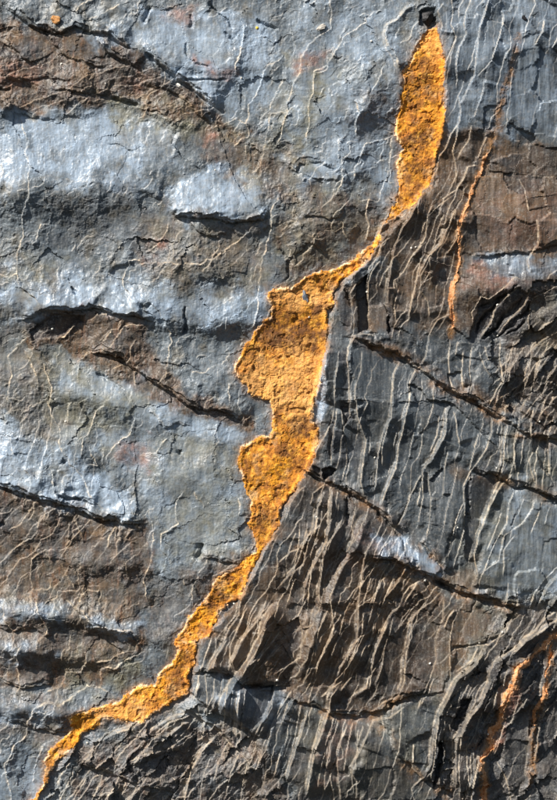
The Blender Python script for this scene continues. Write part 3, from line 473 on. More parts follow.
# ------------------------------------------------------------------ materials
def new_mat(name):
    m = bpy.data.materials.new(name); m.use_nodes = True
    nt = m.node_tree; return m, nt, nt.nodes, nt.links, nt.nodes['Principled BSDF']
class G:
    def __init__(s, nt): s.n = nt.nodes; s.l = nt.links
    def set(s, sock, v):
        if hasattr(v, 'is_linked') or isinstance(v, bpy.types.NodeSocket): s.l.new(v, sock)
        else: sock.default_value = v
    def attr(s, name):
        a = s.n.new('ShaderNodeAttribute'); a.attribute_name = name
        sep = s.n.new('ShaderNodeSeparateColor'); s.l.new(a.outputs['Color'], sep.inputs[0])
        return sep.outputs[0], sep.outputs[1], sep.outputs[2], a.outputs['Alpha']
    def noise(s, scale, detail=4, rough=.6, vec=None, out=0):
        t = s.n.new('ShaderNodeTexNoise'); t.inputs['Scale'].default_value = scale; t.inputs['Detail'].default_value = detail; t.inputs['Roughness'].default_value = rough
        if vec is not None: s.l.new(vec, t.inputs['Vector'])
        return t.outputs[out]
    def math(s, op, a, b=0.0, clamp=False):
        t = s.n.new('ShaderNodeMath'); t.operation = op; t.use_clamp = clamp; s.set(t.inputs[0], a); s.set(t.inputs[1], b); return t.outputs[0]
    def rng(s, v, a, b, c=0.0, d=1.0):
        t = s.n.new('ShaderNodeMapRange'); s.set(t.inputs[0], v)
        for i, q in enumerate((a, b, c, d)): t.inputs[i + 1].default_value = q
        return t.outputs[0]
    def mix(s, f, a, b, mode='MIX'):
        t = s.n.new('ShaderNodeMix'); t.data_type = 'RGBA'; t.blend_type = mode
        s.set(t.inputs[0], f); s.set(t.inputs[6], a if not isinstance(a, tuple) else (*a, 1)); s.set(t.inputs[7], b if not isinstance(b, tuple) else (*b, 1)); return t.outputs[2]
    def pos(s, stretch=None):
        g = s.n.new('ShaderNodeNewGeometry')
        if not stretch: return g.outputs['Position']
        m = s.n.new('ShaderNodeMapping'); m.inputs['Scale'].default_value = stretch; s.l.new(g.outputs['Position'], m.inputs[0]); return m.outputs[0]
    def bump(s, h, strength, dist, normal=None):
        b = s.n.new('ShaderNodeBump'); b.inputs['Strength'].default_value = strength; b.inputs['Distance'].default_value = dist
        s.l.new(h, b.inputs['Height'])
        if normal is not None: s.l.new(normal, b.inputs['Normal'])
        return b.outputs[0]

def slate_material():
    m, nt, n, l, bsdf = new_mat('weathered_slate'); g = G(nt)
    brown, red, pale, edge = g.attr('mineral_sheen'); green, dark, halo_, right = g.attr('mineral_shade')
    p = g.pos(); ta = n.new('ShaderNodeAttribute'); ta.attribute_type = 'OBJECT'; ta.attribute_name = 'tone'; tone_ = ta.outputs['Fac']
    big = g.noise(9, 5, .6, p); mid = g.noise(45, 5, .65, p); fine = g.noise(260, 4, .7, p); grit = g.noise(700, 2, .6, p)
    streak = g.noise(30, 5, .6, g.pos((3.2, 1, .6)))
    base = g.mix(g.rng(big, .38, .62), (.045, .063, .079), (.158, .190, .218))
    base = g.mix(g.rng(g.noise(20, 4, .6, g.pos((1.2, 1, .8))), .5, .66, 0, .75), base, (.130, .112, .076))
    base = g.mix(g.rng(mid, .42, .62, 0, .55), base, (.20, .230, .25))
    base = g.mix(g.math('MULTIPLY', right, .80), base, g.mix(tone_, (.018, .023, .028), (.090, .106, .118)))
    base = g.mix(g.math('MULTIPLY', pale, g.rng(streak, .3, .65, .35, .85)), base, (.37, .47, .59))  # paler slate and painted sky sheen
    base = g.mix(g.math('MULTIPLY', green, g.rng(mid, .35, .6, .3, .95)), base, (.185, .172, .110))
    bcol = g.mix(g.rng(mid, .38, .62), (.044, .028, .017), (.165, .098, .045))
    bcol = g.mix(g.rng(streak, .52, .66, 0, .6), bcol, (.23, .092, .030))
    bcol = g.mix(g.math('MULTIPLY', g.math('SUBTRACT', 1.0, tone_), .5), bcol, (.048, .034, .026))
    bcol = g.mix(g.math('MULTIPLY', right, .68), bcol, g.mix(tone_, (.036, .023, .014), (.130, .078, .038)))
    base = g.mix(g.math('MULTIPLY', brown, g.rng(big, .3, .6, .65, 1.0)), base, bcol)
    base = g.mix(g.math('MULTIPLY', red, g.rng(mid, .38, .58, .2, .85)), base, (.27, .125, .085))
    base = g.mix(g.math('MULTIPLY', dark, .8), base, (.035, .036, .042))  # dark slate and the painted shade of the recesses
    base = g.mix(g.math('MULTIPLY', halo_, g.rng(mid, .38, .58, .05, .9)), base, (.34, .165, .05))
    # light specks of quartz and dark grit
    base = g.mix(g.rng(g.noise(110, 4, .7, p), .54, .66, 0, .35), base, (.30, .285, .25))
    base = g.mix(g.rng(g.noise(130, 4, .7, g.pos((1.2, 1, .9))), .55, .66, 0, .45), base, (.050, .050, .052))
    base = g.mix(g.rng(fine, .57, .72, 0, .5), base, (.36, .36, .34))
    base = g.mix(g.rng(fine, .40, .28, 0, .55), base, (.045, .043, .042))
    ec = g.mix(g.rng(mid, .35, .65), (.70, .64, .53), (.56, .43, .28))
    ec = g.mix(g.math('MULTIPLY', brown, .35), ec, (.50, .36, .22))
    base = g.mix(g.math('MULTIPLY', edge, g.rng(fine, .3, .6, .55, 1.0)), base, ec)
    l.new(base, bsdf.inputs['Base Color'])
    r = g.rng(mid, .3, .7, .43, .60); r = g.math('SUBTRACT', r, g.math('MULTIPLY', pale, .15)); r = g.math('ADD', r, g.math('MULTIPLY', edge, .3)); r = g.math('ADD', r, g.math('MULTIPLY', brown, .06), True)
    l.new(r, bsdf.inputs['Roughness']); bsdf.inputs['Specular IOR Level'].default_value = .6
    h = g.math('ADD', g.math('MULTIPLY', fine, .6), g.math('MULTIPLY', grit, .35))
    h2 = g.math('ADD', mid, g.math('MULTIPLY', streak, .8))
    b1 = g.bump(h2, .18, .004); b2 = g.bump(h, .30, .0011, b1)
    l.new(b2, bsdf.inputs['Normal']); return m
def ochre_material():
    m, nt, n, l, bsdf = new_mat('ochre_crust'); g = G(nt)
    rim, pit_, patch, tan = g.attr('crust')
    p = g.pos(); big = g.noise(16, 4, .6, p); mid = g.noise(70, 5, .7, p); fine = g.noise(300, 4, .7, p)
    c = g.mix(g.rng(big, .36, .64), (.74, .315, .018), (.56, .215, .030))
    c = g.mix(g.rng(mid, .52, .66, 0, .8), c, (.86, .49, .09))
    c = g.mix(g.rng(mid, .47, .36, 0, .9), c, (.33, .115, .020))
    c = g.mix(g.rng(g.noise(26, 6, .72, p), .49, .60, 0, .85), c, (.24, .090, .024))
    c = g.mix(g.rng(g.noise(38, 6, .72, g.pos((1, 1, 1.3))), .60, .68, 0, .8), c, (.085, .050, .030))
    c = g.mix(g.rng(g.noise(19, 5, .7, g.pos((1.3, 1, 1))), .54, .66, 0, .7), c, (.58, .38, .19))
    c = g.mix(g.math('MULTIPLY', tan, g.rng(mid, .35, .6, .35, .9)), c, (.78, .42, .14))
    c = g.mix(g.math('MULTIPLY', patch, g.rng(mid, .42, .64, 1, .25)), c, (.13, .056, .020))
    c = g.mix(g.math('MULTIPLY', pit_, .55), c, (.24, .105, .028))
    c = g.mix(g.math('MULTIPLY', rim, g.rng(mid, .3, .55, .6, 1)), c, (.90, .66, .42))  # sunlit edge of the seam painted pale into the crust colour
    c = g.mix(g.rng(fine, .42, .30, 0, .6), c, (.11, .05, .018))
    l.new(c, bsdf.inputs['Base Color']); bsdf.inputs['Roughness'].default_value = .85; bsdf.inputs['Specular IOR Level'].default_value = .25
    b1 = g.bump(mid, .55, .003); b2 = g.bump(fine, .55, .0014, b1); l.new(b2, bsdf.inputs['Normal']); return m
def plain_material(name, ca, cb, rough=.7, scale=120, bump=.002, spec=.3):
    m, nt, n, l, bsdf = new_mat(name); g = G(nt); p = g.pos()
    a = g.noise(scale, 5, .65, p); c = g.mix(g.rng(a, .35, .65), ca, cb); l.new(c, bsdf.inputs['Base Color'])
    bsdf.inputs['Roughness'].default_value = rough; bsdf.inputs['Specular IOR Level'].default_value = spec
    l.new(g.bump(a, .8, bump), bsdf.inputs['Normal']); return m
M_SLATE = slate_material(); M_OCHRE = ochre_material()
M_THREAD = plain_material('rusty_quartz', (.46, .17, .045), (.68, .40, .22), .8, 130)
M_CORE = plain_material('rock_core', (.10, .10, .10), (.17, .16, .15), .8, 20, .01)
M_COAL = plain_material('black_slate', (.010, .010, .011), (.03, .03, .032), .55, 130, .003)
M_WHITE = plain_material('bleached_shell', (.62, .58, .50), (.80, .78, .72), .6, 300, .0008)
M_RUST = plain_material('rust_pebble', (.42, .17, .045), (.60, .34, .14), .7, 160, .002)
M_CREAM = plain_material('cream_stone', (.42, .38, .33), (.62, .58, .52), .7, 200, .001)
M_YELL = plain_material('yellow_lichen', (.62, .42, .04), (.72, .55, .10), .9, 300, .001)

# ------------------------------------------------------------------ beds and layers
print('beds')
BEDS = [  # (label, polygon); later ones lie over earlier ones
 ('grey slate bed filling the centre left between the ledge and the orange seam', fl("-900,-900 1500,-900 1500,1700 -900,1700")),
 ('smooth grey slate bed along the top left edge above the brown ledge', fl("-900,-900 276,-900 276,60 262,110 240,136 215,125 230,112 180,86 140,51 85,27 60,34 0,8 -900,0")),
 ('brown broken slate ledge slanting across the top left corner', fl("-900,2 0,8 60,34 85,27 140,51 180,86 230,112 243,135 180,125 120,98 60,120 0,112 -900,112")),
 ('pale blue polished slate bed directly under the brown top left ledge', fl("-900,112 0,112 60,120 120,98 180,125 243,135 270,200 263,220 225,221 165,206 140,256 60,250 0,270 -900,270")),
 ('dark mottled slate band left of the widest bulge of the orange seam', fl("-900,270 0,270 60,250 140,256 165,206 225,221 263,220 268,290 262,323 234,368 200,409 155,383 140,373 140,318 100,309 73,312 45,310 0,325 -900,325")),
 ('stained slate bed holding the dark hollow at the left edge', fl("-900,325 0,325 45,310 73,312 100,309 140,318 140,373 155,383 200,409 225,411 250,428 180,440 120,420 60,400 0,380 -900,380")),
 ('brown scaly slate bed below the pale lip at lower left', fl("-900,487 0,487 25,495 50,498 75,509 95,517 113,520 136,524 153,520 165,575 150,610 176,645 154,684 108,704 70,715 0,725 -900,725")),
 ('folded grey slate bed in the bottom left corner left of the seam tail', fl("-900,690 0,690 60,690 72,715 72,727 48,751 43,786 22,820 0,1700 -900,1700")),
 ('upright grey slate bed in the top centre left of the upper orange band', fl("276,-900 436,-900 436,30 440,60 430,200 390,216 376,245 300,300 262,300 269,205 262,110 276,60")),
 ('crumbling dark slate flakes piled under the lower orange seam', fl("22,816 84,731 140,722 190,693 215,700 262,735 300,800 300,1700 0,1700")),
 ('blue grey ribbed slate bed in the top right corner', fl("436,-900 1500,-900 1500,165 557,152 495,133 436,128 436,30")),
 ('rust brown slate block right of the upper orange band', fl("436,128 495,133 557,152 1500,165 1500,250 557,248 470,256 480,300 465,345 420,371 395,351 352,338 326,345 326,300 376,245 414,206 436,186")),
 ('dark splintered slate stack at the right edge above the long crack', fl("470,256 557,248 1500,250 1500,460 557,437 517,431 470,399 420,371 465,345 480,300")),
 ('smooth blue grey ribbed slate bed right of the widest seam bulge', fl("326,340 352,338 395,351 420,371 470,399 517,431 557,437 1500,460 1500,580 557,497 510,483 472,473 455,588 411,567 392,523 360,497 315,474 300,470 316,400")),
 ('plain grey slate bed at the right edge below the tan ledge', fl("472,473 510,483 557,497 1500,580 1500,640 557,600 500,602 455,588")),
 ('brown ribbed slate buttress right of the narrow neck of the seam', fl("300,468 315,474 360,497 392,523 411,567 455,588 475,597 440,690 373,711 330,710 280,694 245,681 190,673 195,645 234,600 262,545")),
 ('blue grey slate bed at the bottom centre under the brown buttress', fl("190,673 245,681 280,694 330,710 373,711 411,695 440,690 430,800 420,1700 300,1700 300,800 262,735 215,700 188,693")),
 ('olive splintered slate bed in the bottom right corner', fl("455,588 500,602 557,600 1500,640 1500,1700 420,1700 430,800 440,690 475,597")),
]
LS = 0.95
LX = np.arange(-14, 572, LS); LY = np.arange(-14, 815, LS)
def nearest(ax, v):
    i = np.clip(np.searchsorted(ax, v), 1, len(ax) - 1); return np.where(v - ax[i-1] < ax[i] - v, i - 1, i)
GI = np.ix_(nearest(AY, LY), nearest(AX, LX))
bx, by = PX[GI], PY[GI]
bed = np.zeros(bx.shape, np.int32)
for k, (lab, poly) in enumerate(BEDS):
    if k: bed[inpoly(poly, bx, by)] = k
tm = np.full(H.shape, -9.0, np.float32)
TID = np.zeros(H.shape, np.int8)
for k, (w, s) in enumerate(TMASK):
    sub = tm[w]; m = s > sub; sub[m] = s[m]; TID[w][m] = k
blocked = (VS[GI] > 0) | (tm[GI] > 0)
cost = ((1 + 45 * np.clip(BAR[GI], 0, 1)) * (1 + .9 * np.abs(fbm(bx, by, 6, 2, 1200)))).astype(float)
lab = np.full(bx.shape, -1, np.int32); dist = np.full(bx.shape, 1e18)
seeds = []; heap = []
ny, nx = bx.shape
STEP = 29
for j in range(0, int(ny * LS / STEP) + 1):
    for i in range(0, int(nx * LS / STEP) + 1):
        cj = int((j + .2 + .6 * random.random()) * STEP / LS); ci = int((i + .2 + .6 * random.random()) * STEP / LS)
        if cj >= ny or ci >= nx or blocked[cj, ci]: continue
        k = len(seeds); seeds.append(int(bed[cj, ci])); dist[cj, ci] = 0; lab[cj, ci] = k; heapq.heappush(heap, (0.0, cj, ci))
bedl = bed.tolist(); costl = cost.tolist(); blk = blocked.tolist(); labl = lab.tolist(); dl = dist.tolist()
def flood():
    while heap:
        d0, j, i = heapq.heappop(heap)
        if d0 > dl[j][i]: continue
        L = labl[j][i]; B = bedl[j][i]
        for jj, ii, ww in ((j-1, i, 1), (j+1, i, 1), (j, i-1, 1), (j, i+1, 1), (j-1, i-1, 1.414), (j-1, i+1, 1.414), (j+1, i-1, 1.414), (j+1, i+1, 1.414)):
            if 0 <= jj < ny and 0 <= ii < nx and not blk[jj][ii] and bedl[jj][ii] == B:
                nd = d0 + ww * costl[jj][ii]
                if nd < dl[jj][ii]:
                    dl[jj][ii] = nd; labl[jj][ii] = L; heapq.heappush(heap, (nd, jj, ii))
flood()
# islands without a seed join whatever surrounds them
for _ in range(60):
    lab = np.array(labl); todo = (lab < 0)
    if not todo.any(): break
    for dj, di in ((0, 1), (0, -1), (1, 0), (-1, 0)):
        sh = np.roll(lab, (dj, di), (0, 1)); m = (lab < 0) & (sh >= 0); lab[m] = sh[m]
    labl = lab.tolist()
lab = np.array(labl)
NS = len(seeds)
def lab_at(x, y): return lab[np.clip(((y - LY[0]) / LS + .5).astype(int), 0, ny - 1), np.clip(((x - LX[0]) / LS + .5).astype(int), 0, nx - 1)]
LV = lab_at(X, Y); cnt = np.maximum(np.bincount(LV.ravel(), minlength=NS), 1)
mx = np.bincount(LV.ravel(), X.ravel(), NS) / cnt; my = np.bincount(LV.ravel(), Y.ravel(), NS) / cnt
r5 = np.random.default_rng(99)
lev = r5.normal(0, 1, NS); gx_ = r5.normal(-.03, .075, NS); gy_ = r5.normal(0, .05, NS); TONE = np.clip(r5.beta(1.2, 1.6, NS), 0, 1)
wgt = (1 - vm) * (1 - sst(-.5, .5, tm)) * (.10 + .90 * RIGHT)
pl_ = np.clip(.7 * lev[LV] + gx_[LV] * np.clip(X - mx[LV], -40, 40) + gy_[LV] * np.clip(Y - my[LV], -40, 40), -3.2, 3.2)
for _ in range(1):
    for ax_ in (0, 1): pl_ = (pl_ * 2 + np.roll(pl_, 1, ax_) + np.roll(pl_, -1, ax_)) / 4
H = (H + wgt * pl_).astype(np.float32)

# ------------------------------------------------------------------ cut the surveyed face into objects
print('cut', NS)
VXYZ = np.stack([(X - CX) * S, -H * S, (CY - Y) * S + ZC], -1).reshape(-1, 3).astype(np.float32)
fxc = (X[:-1, :-1] + X[1:, 1:]) / 2; fyc = (Y[:-1, :-1] + Y[1:, 1:]) / 2
FL = lab_at(fxc, fyc)
def facemean(a): return (a[:-1, :-1] + a[1:, :-1] + a[:-1, 1:] + a[1:, 1:]) / 4
vf = facemean(VS) > 0
SPLIT = [(0, 'u'), ]
vid = np.zeros(FL.shape, np.int32)
for k, poly in enumerate(VEINS):
    w = window(poly, 4); ww = (slice(w[0].start, w[0].stop - 1), slice(w[1].start, w[1].stop - 1))
    sub = inpoly([(a, b) for a, b in poly], facemean(VPX)[ww], facemean(VPY)[ww]); vid[ww][sub] = k
FL = np.where(vf, 100000 + vid, FL)
tf = facemean(tm) > 0
FL = np.where(tf & ~vf, 200000 + facemean(TID.astype(np.float32)).round().astype(int), FL)
def shift(A, dj, di):
    P = np.pad(A, 1, mode='edge'); return P[1 - dj:P.shape[0] - 1 - dj, 1 - di:P.shape[1] - 1 - di]
for _ in range(6):
    nb = [shift(FL, dj, di) for dj, di in ((0, 1), (0, -1), (1, 0), (-1, 0))]
    same = sum((q == FL).astype(np.int8) for q in nb)
    pick = np.where(nb[0] == nb[1], nb[0], np.where(nb[2] == nb[3], nb[2], np.where(nb[0] == nb[2], nb[0], nb[1])))
    FL = np.where(same < 2, pick, FL)
def strays(F):
    # connected areas by repeated spreading of the smallest index along runs
    n = F.size; comp = np.arange(n, dtype=np.int64).reshape(F.shape)
    hs_ = F[:, 1:] == F[:, :-1]; vs_ = F[1:] == F[:-1]
    rid = np.cumsum(np.concatenate([np.ones((F.shape[0], 1), bool), ~hs_], 1).ravel()) - 1      # horizontal runs
    cid = np.cumsum(np.concatenate([np.ones((1, F.shape[1]), bool), ~vs_], 0).T.ravel()) - 1     # vertical runs
    comp = comp.ravel(); tr = np.arange(n).reshape(F.shape).T.ravel()
    fr_ = np.flatnonzero(np.r_[True, rid[1:] != rid[:-1]]); fc_ = np.flatnonzero(np.r_[True, cid[1:] != cid[:-1]])
    for _ in range(60):
        old = comp
        comp = np.minimum.reduceat(comp, fr_)[rid]
        ct = comp[tr]; ct = np.minimum.reduceat(ct, fc_)[cid]; comp = comp.copy(); comp[tr] = ct
        if (comp == old).all(): break
    u_, inv_, c_ = np.unique(comp, return_inverse=True, return_counts=True)
    lab_ = F.ravel()[u_]; best_ = {}
    for i_, l_ in enumerate(lab_):
        if l_ not in best_ or c_[i_] > c_[best_[l_]]: best_[l_] = i_
    keep = np.zeros(len(u_), bool); keep[list(best_.values())] = True
    return (~keep[inv_]).reshape(F.shape)
bad = strays(FL)
for _ in range(80):
    if not bad.any(): break
    for dj, di in ((0, 1), (0, -1), (1, 0), (-1, 0)):
        nbl = shift(FL, dj, di); ok = bad & ~shift(bad, dj, di); FL = np.where(ok, nbl, FL); bad = bad & ~ok
idx = np.arange(NY * NX, dtype=np.int32).reshape(NY, NX)
QUAD = np.stack([idx[:-1, :-1], idx[1:, :-1], idx[1:, 1:], idx[:-1, 1:]], -1).reshape(-1, 4)
FLAT = FL.reshape(-1)
order = np.argsort(FLAT, kind='stable'); sl = FLAT[order]
starts = np.flatnonzero(np.r_[True, sl[1:] != sl[:-1]]); ends = np.r_[starts[1:], len(sl)]
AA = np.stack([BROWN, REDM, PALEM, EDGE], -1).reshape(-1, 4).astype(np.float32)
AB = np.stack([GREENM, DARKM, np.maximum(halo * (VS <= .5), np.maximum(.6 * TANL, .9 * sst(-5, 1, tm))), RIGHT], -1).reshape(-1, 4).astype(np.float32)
lit_rim = np.exp(-(np.maximum(VS, 0) / (1.7 + .9 * perlin(X / 12, Y / 12, 66))) ** 2) * (1 - .85 * sst(-.1, .5, RIGHT)) * sst(-.15, .3, fbm(X, Y, 15, 3, 67))  # painted light along the seam's left and upper edge
SB = stainmap([(fl('372,250 380,228 395,205 402,210 388,225 380,252 362,262'), 1, 5), (fl('405,60 425,58 430,80 405,85'), .6, 7), (fl('240,455 270,450 275,480 250,490'), .5, 8), (fl('285,445 318,440 305,470 285,480'), .6, 8), (fl('245,345 280,350 262,385 240,375'), .4, 8), (fl('410,165 440,160 425,190 400,200'), .7, 7), (fl('75,715 100,712 95,725 75,730'), .6, 5), (fl('45,755 60,748 55,765 45,775'), .5, 4), (fl("270,308 330,310 330,350 285,352 262,335"), 1, 9), (fl("405,128 445,130 443,152 400,150"), .9, 8), (fl("280,418 318,415 318,436 275,440"), .8, 7), (fl("262,500 285,495 275,545 255,540"), .6, 6), (fl("405,88 445,85 445,98 404,100"), .55, 6), (fl("175,655 195,650 190,690 165,700"), .6, 7), (fl("215,580 240,570 225,600 205,612"), .6, 6), (fl("285,280 330,272 326,284 295,290"), .5, 6)], .6, 1301)
ST = stainmap([(fl("235,355 330,345 325,420 270,415 240,390"), 1, 12), (fl("270,288 330,280 328,310 270,308"), .8, 8), (fl("405,35 440,35 440,60 405,62"), .6, 8), (fl("100,700 150,690 150,722 100,722"), .5, 8)], .4, 1311)
AC = np.stack([lit_rim, pit * (VS > 1), SB, ST], -1).reshape(-1, 4).astype(np.float32)
DEPTH = 26 * S                    # each layer runs this far back into the rock
def link(o): scene.collection.objects.link(o); return o
def piece(name, fi, mat, attrs, parent=None, origin=None):
    q = QUAD[fi]; used, inv = np.unique(q.reshape(-1), return_inverse=True)
    q = inv.reshape(-1, 4).astype(np.int32); v = VXYZ[used]
    n0 = len(used)
    e = np.concatenate([q[:, [0, 1]], q[:, [1, 2]], q[:, [2, 3]], q[:, [3, 0]]])
    key = np.minimum(e[:, 0], e[:, 1]).astype(np.int64) * n0 + np.maximum(e[:, 0], e[:, 1])
    u, first, cnt = np.unique(key, return_index=True, return_counts=True)
    be = e[first[cnt == 1]]
    bv, binv = np.unique(be.reshape(-1), return_inverse=True); binv = binv.reshape(-1, 2) + n0
    back = v[bv].copy(); c = v.mean(0); back[:, 1] = c[1] + DEPTH
    back[:, 0] += (c[0] - back[:, 0]) * .04; back[:, 2] += (c[2] - back[:, 2]) * .04
    skirt = np.stack([be[:, 1], be[:, 0], binv[:, 0], binv[:, 1]], -1).astype(np.int32)
    v = np.concatenate([v, back]); f = np.concatenate([q, skirt])
    src = np.concatenate([used, used[bv]])
    base = np.array(origin if origin is not None else (c[0], 0, v[:, 2].min()), np.float32)
    me = bpy.data.meshes.new(name)
    me.vertices.add(len(v)); me.vertices.foreach_set('co', (v - base).reshape(-1).astype(np.float32))
    me.loops.add(len(f) * 4); me.loops.foreach_set('vertex_index', f.reshape(-1))
    me.polygons.add(len(f)); me.polygons.foreach_set('loop_start', np.arange(0, len(f) * 4, 4, dtype=np.int32))
    me.update(calc_edges=True); me.attributes.new('sharp_face', 'BOOLEAN', 'FACE').data.foreach_set('value', np.ones(len(f), bool))
    for an, data in attrs:
        at = me.attributes.new(an, 'FLOAT_COLOR', 'POINT'); at.data.foreach_set('color', data[src].reshape(-1))
    me.materials.append(mat)
    o = bpy.data.objects.new(name, me); link(o)
    if parent is not None:
        o.parent = parent; o.location = Vector(base.tolist()) - parent.location
    else: o.location = base.tolist()
    return o
by_label = {int(sl[a]): order[a:b] for a, b in zip(starts, ends)}

# what lies behind: the solid rock the layers belong to
def slab_box(name, x0, x1, y0, y1, z0, z1, mat):
    vs_ = [(x, y, z) for x in (x0, x1) for y in (y0, y1) for z in (z0, z1)]
    fs = [(0, 1, 3, 2), (4, 6, 7, 5), (0, 4, 5, 1), (2, 3, 7, 6), (0, 2, 6, 4), (1, 5, 7, 3)]
    me = bpy.data.meshes.new(name); me.from_pydata(vs_, [], fs); me.materials.append(mat)
    o = bpy.data.objects.new(name, me); return link(o)
ex = (AX[-1] - CX) * S; e0 = (AX[0] - CX) * S; zt = (CY - AY[0]) * S + ZC; zb = (CY - AY[-1]) * S + ZC
core = slab_box('cliff', e0 + .01, ex - .01, .075, .9, zb + .01, zt - .01, M_CORE)
core['kind'] = 'structure'; core['label'] = 'solid grey rock of the cliff behind the slate layers'; core['category'] = 'cliff'

bed_obj = {}
for k, (label, poly) in enumerate(BEDS):
    members = [s for s in range(NS) if seeds[s] == k and s in by_label]
    if not members: continue
    allv = np.concatenate([QUAD[by_label[s]].reshape(-1) for s in members])
    zmin = float(VXYZ[allv, 2].min()); xm = float(VXYZ[allv, 0].mean())
    root = bpy.data.objects.new('slate_bed', None); link(root); root.location = (xm, 0, zmin); root.empty_display_size = .05
    root['label'] = label; root['category'] = 'rock'; root['group'] = 'slate beds of the rock face'
    for s in members:
        q_ = QUAD[by_label[s]]; pv = VXYZ[q_[:, 0]]; ww, hh = np.ptp(pv[:, 0]), np.ptp(pv[:, 2]); area = len(q_) * (.69 * S) ** 2
        kind = 'slate_sliver' if area < .32 * ww * hh or max(ww, hh) > 2.6 * min(ww, hh) else 'slate_slab' if area > .0095 else 'slate_flake'
        po = piece(kind, by_label[s], M_SLATE, (('mineral_sheen', AA), ('mineral_shade', AB)), root); po['tone'] = float(TONE[s])
VL = ['upper orange ochre band, tapering upright strip below the black stone', 'wide central orange ochre seam with ragged pale left rim', 'thin lower orange ochre seam trailing to the bottom left corner']
for k in range(3):
    if 100000 + k in by_label:
        o = piece('ochre_seam', by_label[100000 + k], M_OCHRE, (('crust', AC),)); o['label'] = VL[k]; o['category'] = 'mineral seam'; o['group'] = 'orange ochre seams'
TL = ['long thin rusty vein running down the upper right slate', 'broad pinkish orange vein in the bottom right corner', 'thin rusty vein at the right edge beside the broader pinkish vein']
for k in range(3):
    if 200000 + k in by_label:
        o = piece('rusty_vein', by_label[200000 + k], M_THREAD, ()); o['label'] = TL[k]; o['category'] = 'mineral vein'; o['group'] = 'thin rusty veins'

# ------------------------------------------------------------------ loose stones and shells
def height_at(x, y, r=0):
    i = int(np.searchsorted(AX, x)); j = int(np.searchsorted(AY, y)); k = max(1, int(r / .69))
    return float(np.median(H[j - k:j + k + 1, i - k:i + k + 1]))
import bmesh
def stone_mesh(name, sx, sy, sz, seed, angular, mat):
    r = random.Random(seed); bm = bmesh.new(); bmesh.ops.create_icosphere(bm, subdivisions=3, radius=1)
    planes = [(Vector((r.gauss(0, 1), r.gauss(0, 1), r.gauss(0, 1))).normalized(), r.uniform(.55, .85)) for _ in range(angular)]
    for v in bm.verts:
        c = v.co.copy()
        for nrm, dd in planes:
            t = c.dot(nrm) - dd
            if t > 0: c -= nrm * t
        q = 1 + .10 * math.sin(c.x * 5 + seed) * math.sin(c.y * 4.3 + seed * 2) + .06 * math.sin(c.z * 9 + seed)
        v.co = Vector((c.x * sx, c.y * sy, c.z * sz)) * q
    me = bpy.data.meshes.new(name); bm.to_mesh(me); bm.free(); me.materials.append(mat); return me
def place(name, me, x, y, lift, label, cat, group=None, rz=0):
    o = bpy.data.objects.new(name, me); link(o)
    o.location = ((x - CX) * S, -(height_at(x, y, 2) + lift) * S, (CY - y) * S + ZC); o.rotation_euler = (0, rz, 0)
    o['label'] = label; o['category'] = cat
    if group: o['group'] = group
    return o
place('pebble', stone_mesh('pebble', 5 * S, 3.6 * S, 4.3 * S, 3, 7, M_RUST), 57, 21, 1.6, 'small rusty orange pebble wedged above the brown ledge at top left', 'pebble', rz=.3)
place('dark_stone', stone_mesh('dark_stone', 8.2 * S, 6 * S, 8.6 * S, 5, 12, M_COAL), 428, 18, 3.0, 'black angular stone sitting above the tip of the upper orange band', 'stone')
place('stone_chip', stone_mesh('stone_chip', 5.4 * S, 2.2 * S, 3.0 * S, 9, 9, M_CREAM), 321, 28, 1.4, 'cream stone chip casting a small shadow at the top centre', 'stone', rz=-.35)
place('black_chip', stone_mesh('black_chip', 3.6 * S, 1.8 * S, 2.6 * S, 12, 8, M_COAL), 522, 21, .3, 'small black chip stuck in the top right slate', 'stone', rz=.3)
place('lichen_spot', stone_mesh('lichen_spot', 1.5 * S, .8 * S, 1.5 * S, 4, 2, M_YELL), 257, 28, .4, 'tiny yellow lichen spot on the grey slate at top', 'lichen')
place('slate_chip', stone_mesh('slate_chip', 3.0 * S, 2.2 * S, 7.5 * S, 6, 6, plain_material('chip_slate', (.13, .15, .18), (.22, .24, .27), .5)), 305, 298, .3, 'blue grey slate chip embedded in the top of the central orange seam', 'stone', rz=-.1)
place('cream_nodule', stone_mesh('cream_nodule', 3.2 * S, 2.2 * S, 2.4 * S, 8, 5, M_WHITE), 179, 86, .8, 'white lump at the end of the dark crack in the top left ledge', 'stone', rz=.4)
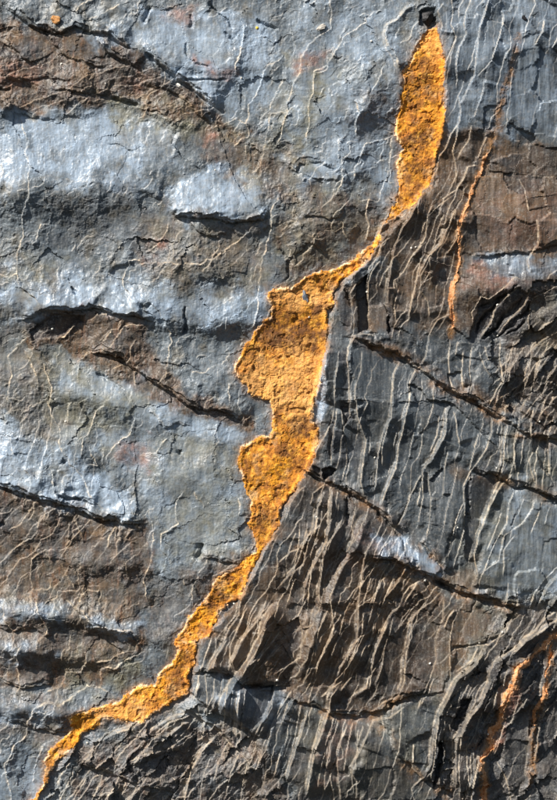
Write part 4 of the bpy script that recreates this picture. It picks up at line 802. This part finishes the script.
SPOTS = [(1, 420, 335, 'on the brown ledge at top left'), (1, 245, 255, 'on the left part of the brown top ledge'), (2, 300, 680, 'above the arched pale slab left of centre top'), (2, 403, 313, 'on the smooth slate right of the dark forked crack'), (3, 362, 168, 'on plain slate left of the upper orange band'), (5, 208, 513, 'inside the dark hollow at the left'), (7, 115, 467, 'on the upper part of the central orange seam'), (7, 345, 367, 'on the rim of the black slot beside the seam'), (7, 520, 195, 'on the brown block, left one of a close pair'), (7, 537, 190, 'on the brown block, right one of a close pair'), (8, 318, 540, 'below the black splintered fractures at right'), (8, 315, 420, 'among the black splintered fractures at right'), (9, 475, 172, 'on the curved pale edge left of the seam'), (9, 262, 85, 'on the pale slab at the left edge'), (11, 375, 228, 'on the ribbed blue slate right of the seam'), (11, 145, 462, 'at the top of the ribbed brown buttress'), (12, 155, 503, 'left of the black slab at right'), (12, 308, 268, 'on the tip of the black slab at right'), (12, 28, 715, 'in the dark crack under the pale lens'), (12, 478, 85, 'at the right edge on the long crack'), (12, 543, 407, 'at the right edge under the tan ledge'), (14, 192, 600, 'on the dark slab at the bottom under the seam'), (14, 546, 310, 'on the brown buttress above its dark foot'), (14, 375, 14, 'beside the narrow neck of the orange seam'), (13, 348, 568, 'below the thin orange tail at bottom left'), (16, 332, 120, 'on the pale splinters above the pinkish vein'), (16, 243, 163, 'on the splinters left of the pinkish vein'), (16, 95, 552, 'at the top of the lower black slot, bottom right'), (16, 48, 245, 'on the brown slate in the lower right'), (16, 278, 525, 'on the left rim of the pinkish vein'), (15, 322, 455, 'on the boundary of brown and blue slate at bottom')]
sm = [stone_mesh('shell_%d' % i, 1.15 * S, .9 * S, 1.0 * S, 20 + i, 3, M_WHITE) for i in range(3)]
for k, (t, x, y, where) in enumerate(SPOTS):
    (px, py), = tl(t, '%g,%g' % (x, y))
    o = place('tiny_shell', sm[k % 3], px, py, .35, 'tiny white shell ' + where, 'shell', 'tiny white shells on the slate', random.random() * 3)
    q = .75 + .5 * random.random(); o.scale = (q, q, q)
print('done')
